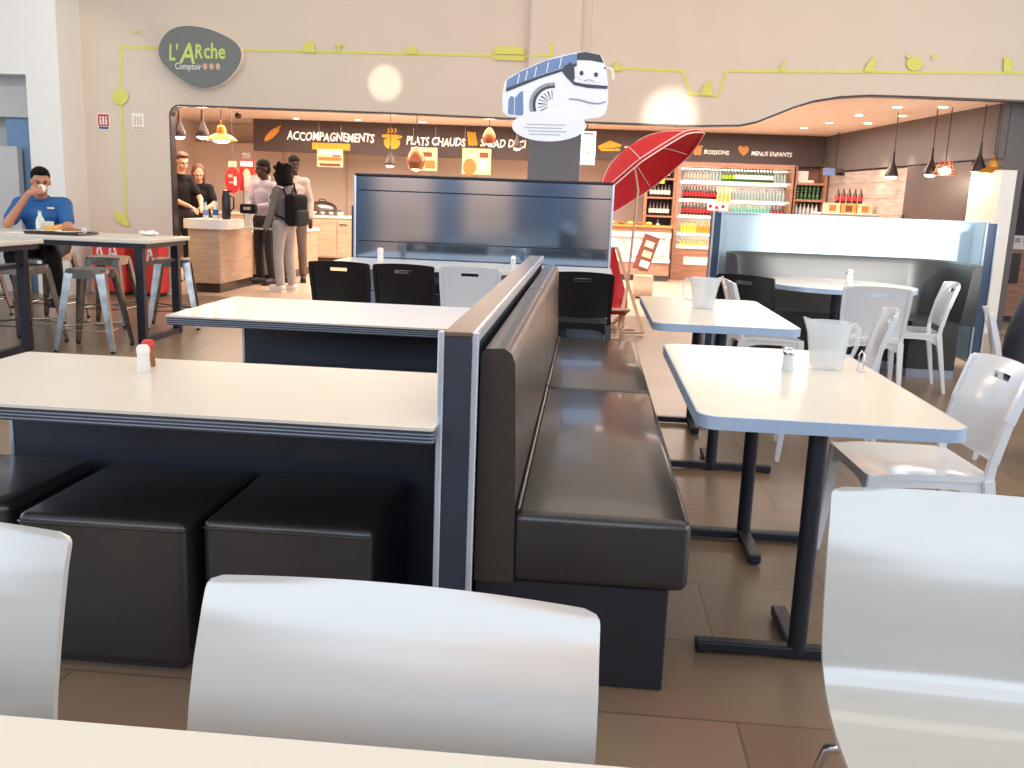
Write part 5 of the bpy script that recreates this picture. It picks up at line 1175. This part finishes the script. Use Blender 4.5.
# ================================================================== PEOPLE
def cap_(bm, a, b, r0, r1, n=12):
    a, b = Vector(a), Vector(b); tube(bm, [a, a.lerp(b, .33), a.lerp(b, .66), b], [r0, r0*.67+r1*.33, r0*.33+r1*.67, r1], n)
    ell(bm, a, r0, r0, r0, n, 8); ell(bm, b, r1, r1, r1, n, 8)
def remesh(bm, name, m, parent, vox, sm=6):
    me = bpy.data.meshes.new(name+'_raw'); bm.to_mesh(me); bm.free(); o = bpy.data.objects.new(name+'_raw', me); C.objects.link(o)
    md = o.modifiers.new('r', 'REMESH'); md.mode = 'VOXEL'; md.voxel_size = vox; md2 = o.modifiers.new('s', 'SMOOTH'); md2.factor = .5; md2.iterations = sm
    dg = bpy.context.evaluated_depsgraph_get(); dg.update(); me2 = bpy.data.meshes.new_from_object(o.evaluated_get(dg)); bpy.data.objects.remove(o); bpy.data.meshes.remove(me)
    b2 = N(); b2.from_mesh(me2); bpy.data.meshes.remove(me2); return obj(name, b2, m, parent, 180)
def hand(bm, wr, d, side, s=1.0, curl=.5, palmn=None):
    d = Vector(d).normalized(); pn = Vector(palmn or (0, 0, -1)); pn = (pn-d*pn.dot(d)).normalized(); lat = d.cross(pn)*side
    pc = Vector(wr)+d*.045*s; M3 = Matrix((lat, d, pn)).transposed(); ell(bm, pc, .038*s, .05*s, .016*s, 12, 8, M3)
    for k, (off, ln) in enumerate(((-.027, .065), (-.009, .075), (.009, .07), (.026, .055))):
        b0 = Vector(wr)+d*.085*s+lat*off*s; d1 = (d*math.cos(curl*.6)+pn*math.sin(curl*.6)); d2 = (d*math.cos(curl*1.5)+pn*math.sin(curl*1.5)); m1 = b0+d1*ln*.5*s
        cap_(bm, b0-d*.02*s, m1, .0095*s, .0088*s, 8); cap_(bm, m1, m1+d2*ln*.5*s, .0088*s, .0075*s, 8)
    t0 = Vector(wr)+d*.03*s-lat*.03*s; t1 = t0+(d*.6-lat*.6+pn*.35)*.045*s; cap_(bm, t0, t1, .012*s, .010*s, 8); cap_(bm, t1, t1+(d*.9+pn*.4)*.03*s, .010*s, .008*s, 8)
def person(label, loc, rz, J, skin, top, legs, shoes, hair, sleeve='long', vox=.010, hairfn=None, curlL=.5, curlR=.5, build=1.0):
    """J: joints in local space, person faces -y; their right hand is at -x"""
    t = thing('person', label, 'person', loc, rz); g_ = lambda k: Vector(J[k]); b = build
    body = N(); hd = g_('head'); fx = Vector(J.get('face', (0, -1, 0))).normalized(); hz = Vector(J.get('headup', (0, 0, 1))).normalized(); hx = fx.cross(hz).normalized(); hz = hx.cross(fx); HM = Matrix((-hx, -fx, hz)).transposed()
    def H(x, y, z): return hd+HM @ Vector((x, y, z))
    ell(body, H(0, .012, .03), .076, .095, .098, 20, 14, HM); ell(body, H(0, -.022, -.045), .058, .064, .072, 16, 10, HM); ell(body, H(0, -.06, -.095), .026, .022, .02, 10, 8, HM)
    cap_(body, H(0, -.085, .01), H(0, -.106, -.03), .010, .015, 8); ell(body, H(0, -.078, .028), .055, .018, .010, 12, 8, HM)
    for s in (-1, 1): ell(body, H(s*.078, .012, -.005), .010, .02, .032, 10, 8, HM); ell(body, H(s*.035, -.066, -.03), .022, .02, .022, 8, 6, HM)
    cap_(body, H(0, .012, -.07), g_('neck'), .052, .058)
    ch, pe = g_('chest'), g_('pelvis'); sx = (g_('shL')-g_('shR')).normalized()
    def torso(bm_, e):
        for k in range(7):
            f_ = k/6; p = pe.lerp(ch, f_); rx = (.155-.03*math.sin(f_*PI)+.02*f_)*b+e; ry = (.105+.015*math.sin(f_*PI))*b+e; fr = Matrix.Rotation(math.atan2(sx.y, sx.x), 3, 'Z'); ell(bm_, p, rx, ry, .11, 16, 10, fr)
        cap_(bm_, g_('shL'), g_('shR'), .062*b+e, .062*b+e); cap_(bm_, ch, g_('neck'), .09*b+e, .055+e*.5)
    torso(body, 0)
    for s in 'LR':
        cap_(body, g_('sh'+s), g_('el'+s), .052*b, .040*b); cap_(body, g_('el'+s), g_('wr'+s), .040*b, .027)
        hand(body, J['wr'+s], J.get('hd'+s, g_('wr'+s)-g_('el'+s)), 1 if s == 'L' else -1, 1, curlL if s == 'L' else curlR, J.get('pn'+s))
        cap_(body, g_('hip'+s), g_('kn'+s), .088*b, .056*b); cap_(body, g_('kn'+s), g_('an'+s), .056*b, .038)
        cap_(body, g_('an'+s), Vector(J['toe'+s]), .036, .03)
    remesh(body, 'body', skin, t, vox*.8)
    cl = N(); torso(cl, .014)
    for s in 'LR':
        e_ = g_('el'+s); w_ = g_('wr'+s)
        if sleeve == 'long': cap_(cl, g_('sh'+s), e_, .068*b, .054*b); cap_(cl, e_, e_.lerp(w_, .95), .054*b, .042)
        else: cap_(cl, g_('sh'+s), g_('sh'+s).lerp(e_, .72), .070*b, .062*b)
    remesh(cl, 'shirt' if sleeve != 'hood' else 'hoodie', top, t, vox*1.3)
    tr = N(); cap_(tr, g_('hipL'), g_('hipR'), .112*b, .112*b); ell(tr, pe, .165*b, .122*b, .10, 16, 10)
    for s in 'LR':
        k_ = g_('kn'+s); a_ = g_('an'+s); cap_(tr, g_('hip'+s), k_, .104*b, .074*b); cap_(tr, k_, k_.lerp(a_, .93), .074*b, .060)
    remesh(tr, 'trousers', legs, t, vox*1.3)
    for s in 'LR':
        bm = N(); a_ = g_('an'+s); to = Vector(J['toe'+s]); d = (to-a_); d.z = 0; d = d.normalized(); bz = to.z-.03
        cap_(bm, a_+Vector((0, 0, -.03))-d*.03, Vector((to.x, to.y, to.z+.012)), .048, .042); sh = remesh(bm, 'shoe', shoes, t, .012)
        bm = N(); M3 = Matrix((Vector((d.y, -d.x, 0)), d, Vector((0, 0, 1)))).transposed(); pc = (a_+to)/2; bx(bm, -.045, .045, -.135, .13, -.012, .012, .008, 2, rot=M3)
        for v in bm.verts: v.co += Vector((pc.x, pc.y, J['sole'] if 'sole' in J else to.z-.028))
        obj('sole', bm, 'shoe_dark' if shoes == 'shoe_dark' else 'paper', t)
    for s in (-1, 1):
        bm = N(); ell(bm, H(s*.031, -.083, .008), .011, .008, .007, 10, 6, HM); obj('eye', bm, 'eye', t, 60)
        bm = N(); cap_(bm, H(s*.018, -.092, .030), H(s*.048, -.082, .030), .004, .004, 6); obj('eyebrow', bm, hair, t)
    bm = N(); ell(bm, H(0, -.093, -.062), .022, .007, .006, 10, 6, HM); obj('mouth', bm, 'lips', t, 60)
    bm = N()
    if hairfn: hairfn(bm, H, HM)
    else:
        ell(bm, H(0, .030, .055), .085, .095, .085, 18, 12, HM); ell(bm, H(0, -.03, .105), .068, .06, .038, 14, 8, HM); ell(bm, H(0, .06, 0), .072, .06, .09, 14, 10, HM)
    remesh(bm, 'hair', hair, t, .009, 3)
    return t, H, HM
def stand(h=1.72, **kw):
    k = h/1.72
    J = dict(head=(0, -.02, 1.60), neck=(0, .01, 1.44), chest=(0, .01, 1.26), pelvis=(0, 0, .96), shL=(.148, .01, 1.37), shR=(-.148, .01, 1.37), elL=(.22, .02, 1.10), elR=(-.22, .02, 1.10), wrL=(.22, -.08, .88), wrR=(-.22, -.08, .88),
             hipL=(.085, 0, .90), hipR=(-.085, 0, .90), knL=(.10, -.02, .49), knR=(-.10, -.02, .49), anL=(.11, .03, .09), anR=(-.11, .03, .09), toeL=(.12, -.13, .04), toeR=(-.12, -.13, .04))
    J.update(kw); return {a: (tuple(c_*k for c_ in v) if a not in ('face', 'headup', 'hdL', 'hdR', 'pnL', 'pnR', 'sole') else v) for a, v in J.items()}
# the man in blue, seated, drinking
J = dict(head=(.03, -.12, 1.30), face=(.35, -.9, -.22), neck=(.0, -.04, 1.15), chest=(0, -.01, .99), pelvis=(0, .06, .73), shL=(.19, -.02, 1.09), shR=(-.19, -.02, 1.08), elL=(.27, -.20, .90), wrL=(.16, -.40, .885), hdL=(-.9, -.3, 0), pnL=(0, 0, -1),
         elR=(-.23, -.26, .92), wrR=(-.02, -.31, 1.20), hdR=(.85, -.1, .25), pnR=(.2, .9, .1), hipL=(.10, .04, .72), hipR=(-.10, .04, .72), knL=(.17, -.38, .66), knR=(-.17, -.36, .64), anL=(.16, -.22, .26), anR=(-.16, -.22, .25), toeL=(.16, -.36, .21), toeR=(-.16, -.36, .20))
t, H, HM = person('seated man in a blue polo shirt drinking from a small white cup', (-5.14, 8.52, 0), math.radians(14), J, 'skin_tan', 'shirt_blue', 'trouser_black', 'shoe_dark', 'hair_dark', 'short', .010, curlR=.9, build=1.12)
bm = N(); bx(bm, .08, .14, -.146, -.14, 1.06, 1.075); obj('chest_print', bm, 'paper', t)
bm = N(); tube(bm, [(-.01+.075*math.cos(a_), -.03+.07*math.sin(a_), 1.155+.02*math.sin(a_)) for a_ in (PI*2*k/16 for k in range(17))], .014, 8); obj('collar', bm, 'shirt_blue', t, 60)
tc_ = thing('coffee_cup', 'small white cup held at the mouth of the man in blue', 'cup', (0, 0, 0))
q = Matrix.Translation(t.location) @ Euler((0, 0, math.radians(14))).to_matrix().to_4x4() @ Vector((.085, -.275, 1.235)); tc_.location = q
bm = N(); lathe(bm, [(.018, -.03), (.030, -.015), (.036, .03), (.033, .03), (.026, -.01), (0, -.018)], 18); bm.transform(Matrix.Rotation(math.radians(-35), 4, 'X')); obj('cup_body', bm, 'white_top', tc_, 50)
bm = N(); tube(bm, [(-.03, 0, .015), (-.05, 0, .01), (-.048, 0, -.01), (-.026, 0, -.012)], .004, 6); obj('handle', bm, 'white_top', tc_, 50)
# second seated person, only a shoulder in the frame
J2 = dict(J); J2.update(head=(0, -.02, 1.36), face=(0, -1, -.1), neck=(0, .02, 1.2), elR=(-.24, -.06, .86), wrR=(-.2, -.28, .90), hdR=(.3, -.9, 0), pnR=(0, 0, -1))
person('person in a black top at the left edge, only an arm in the frame', (at(-30, 230, y=8.5).x, 8.5, 0), 0, J2, 'skin_tan', 'shirt_black', 'trouser_black', 'shoe_dark', 'hair_dark', 'short', .014)
dup(st, (at(-30, 230, y=8.5).x, 8.5, 0), 0, 'metal stool under the person at the left edge')
# staff behind the order counter
def longhair(bm, H, HM):
    ell(bm, H(0, .028, .05), .087, .097, .088, 18, 12, HM); ell(bm, H(0, .05, -.03), .09, .06, .12, 16, 10, HM)
    for s in (-1, 1): cap_(bm, H(s*.065, .02, .03), H(s*.085, .03, -.20), .032, .022)
x = at(180, 200, y=12.75).x
person('member of staff in dark top with tousled brown hair, cut by the opening edge', (x-.02, 12.78, 0), math.radians(52), stand(1.76, head=(0, -.10, 1.60), face=(0, -.9, -.35), neck=(0, -.04, 1.44), chest=(0, 0, 1.26), elL=(.22, -.16, 1.12), wrL=(.10, -.40, 1.02), elR=(-.22, -.16, 1.12), wrR=(-.08, -.42, 1.02)), 'skin_light', 'shirt_black', 'trouser_black', 'shoe_dark', 'hair_brown', 'short', .012)
x = at(198, 200, y=13.35).x
person('young woman with long reddish hair in a black top, looking down at the counter', (x, 13.4, 0), math.radians(20), stand(1.62, head=(0, -.08, 1.59), face=(.15, -.85, -.42), elL=(.23, -.12, 1.14), wrL=(.12, -.36, 1.08), elR=(-.23, -.12, 1.12), wrR=(-.08, -.38, 1.05)), 'skin_light', 'shirt_black', 'trouser_black', 'shoe_dark', 'hair_red', 'short', .012, longhair)
# customers
def short_hair(bm, H, HM): ell(bm, H(0, .014, .060), .082, .098, .082, 18, 12, HM); ell(bm, H(0, .05, .0), .074, .06, .08, 14, 10, HM)
x = at(263, 200, y=12.75).x
t1, H1, _ = person('customer in a striped lilac shirt and black trousers holding a dark bag', (x, 12.8, 0), math.radians(-22), stand(1.70, face=(-.5, -.85, -.1), elL=(.21, -.06, 1.12), wrL=(.08, -.26, 1.08), elR=(-.21, -.06, 1.12), wrR=(-.06, -.27, 1.06)), 'skin_dark', 'shirt_lavender', 'trouser_black', 'shoe_dark', 'hair_dark', 'long', .012, short_hair, build=.92)
t = thing('small_bag', 'dark pouch held by the customer in the striped lilac shirt', 'bag', (x-.10, 12.46, 1.04)); bm = N(); bx(bm, -.11, .11, -.05, .05, -.06, .07, .02, 2); obj('pouch', bm, 'shirt_black', t, 40); bm = N(); bx(bm, -.05, .05, -.056, -.05, -.01, .03); obj('clasp', bm, 'steel', t)
x = at(292, 200, y=13.3).x
person('customer in a pale shirt and brown trousers behind the one with the backpack', (x+.02, 13.35, 0), math.radians(14), stand(1.80, face=(.3, -.9, -.1)), 'skin_dark', 'shirt_pale', 'trouser_brown', 'shoe_dark', 'hair_dark', 'long', .012, short_hair, build=.92)
def curly(bm, H, HM):
    ell(bm, H(0, .03, .04), .105, .115, .105, 18, 12, HM); ell(bm, H(0, .05, -.05), .12, .10, .12, 16, 10, HM); rr = random.Random(3)
    for k in range(40): a = rr.uniform(0, 2*PI); z = rr.uniform(-.14, .12); ell(bm, H(.105*math.cos(a), .05+.09*abs(math.sin(a))-.02, z), .03, .03, .03, 8, 6)
x = at(283, 200, y=11.95).x
t3, H3, _ = person('customer in a grey hoodie and pale jeans with a black backpack, seen from behind', (x, 12.0, 0), math.radians(-118), stand(1.63, face=(-.55, -.8, -.1), elL=(.23, .0, 1.1), wrL=(.25, -.1, .86), elR=(-.23, 0, 1.1), wrR=(-.25, -.12, .88)), 'skin_dark', 'hoodie_grey', 'trouser_grey', 'shoe_white', 'hair_dark', 'long', .012, curly, build=.9)
bm = N()
for s in (-1, 1): tube(bm, [(s*.12, -.13, 1.12), (s*.13, -.14, 1.22), (s*.13, -.05, 1.37), (s*.12, .1, 1.34)], .012, 6)
obj('hoodie_stripe', bm, 'paper', t3)
t = thing('backpack', 'black backpack on the back of the customer in the grey hoodie', 'backpack', t3.location.copy(), math.radians(-118))
bm = N(); bx(bm, -.15, .15, .13, .30, .86, 1.27, .06, 4); obj('sack', bm, 'shirt_black', t, 50); bm = N(); bx(bm, -.11, .11, .29, .345, .88, 1.07, .025, 3); obj('pocket', bm, 'trouser_black', t, 50)
for s in (-1, 1): bm = N(); tube(bm, [(s*.09, .14, 1.22), (s*.11, .06, 1.40), (s*.12, -.09, 1.34), (s*.12, -.145, 1.15), (s*.14, -.05, 1.0), (s*.13, .14, .95)], .014, 6); obj('strap', bm, 'shirt_black', t)
bm = N(); tube(bm, [(-.03, .16, 1.27), (-.02, .17, 1.31), (.02, .17, 1.31), (.03, .16, 1.27)], .008, 6); obj('grab_handle', bm, 'shirt_black', t)
# person at the right edge, seated
x = at(1042, 300, y=5.0).x
J4 = dict(head=(0, -.10, 1.20), face=(0, -.95, -.2), neck=(0, -.03, 1.04), chest=(0, -.01, .88), pelvis=(0, .05, .54), shL=(.18, 0, .98), shR=(-.18, 0, .98), elL=(.25, -.12, .76), wrL=(.14, -.36, .785), elR=(-.25, -.12, .76), wrR=(-.12, -.36, .785),
          hipL=(.10, .02, .52), hipR=(-.10, .02, .52), knL=(.13, -.40, .50), knR=(-.13, -.40, .50), anL=(.13, -.36, .10), anR=(-.13, -.38, .10), toeL=(.14, -.52, .045), toeR=(-.14, -.54, .045), pnL=(0, 0, -1), pnR=(0, 0, -1))
person('person in a dark navy jacket seated at the right edge of the view', (x+.12, 5.25, 0), math.radians(72), J4, 'skin_tan', 'jacket_navy', 'jacket_navy', 'shoe_dark', 'hair_dark', 'long', .012)
dup(wc, (x+.16, 5.26, 0), math.radians(72), 'white moulded chair under the person in the navy jacket')
t = thing('side_table', 'corner of a table with metal edge in front of the person at the right edge', 'table', (x+.75, 5.0, 0))
bm = N(); bx(bm, x+.26, x+1.0, 4.72, 5.4, .72, .75, .005, 1); obj('tabletop', bm, 'laminate', t, world=True); bm = N(); tube(bm, [(x+.65, 5.05, .02), (x+.65, 5.05, .72)], .027, 12); obj('column', bm, 'black_steel', t, world=True); bm = N(); bx(bm, x+.4, x+.9, 5.02, 5.08, 0, .03); obj('foot', bm, 'black_steel', t, world=True)
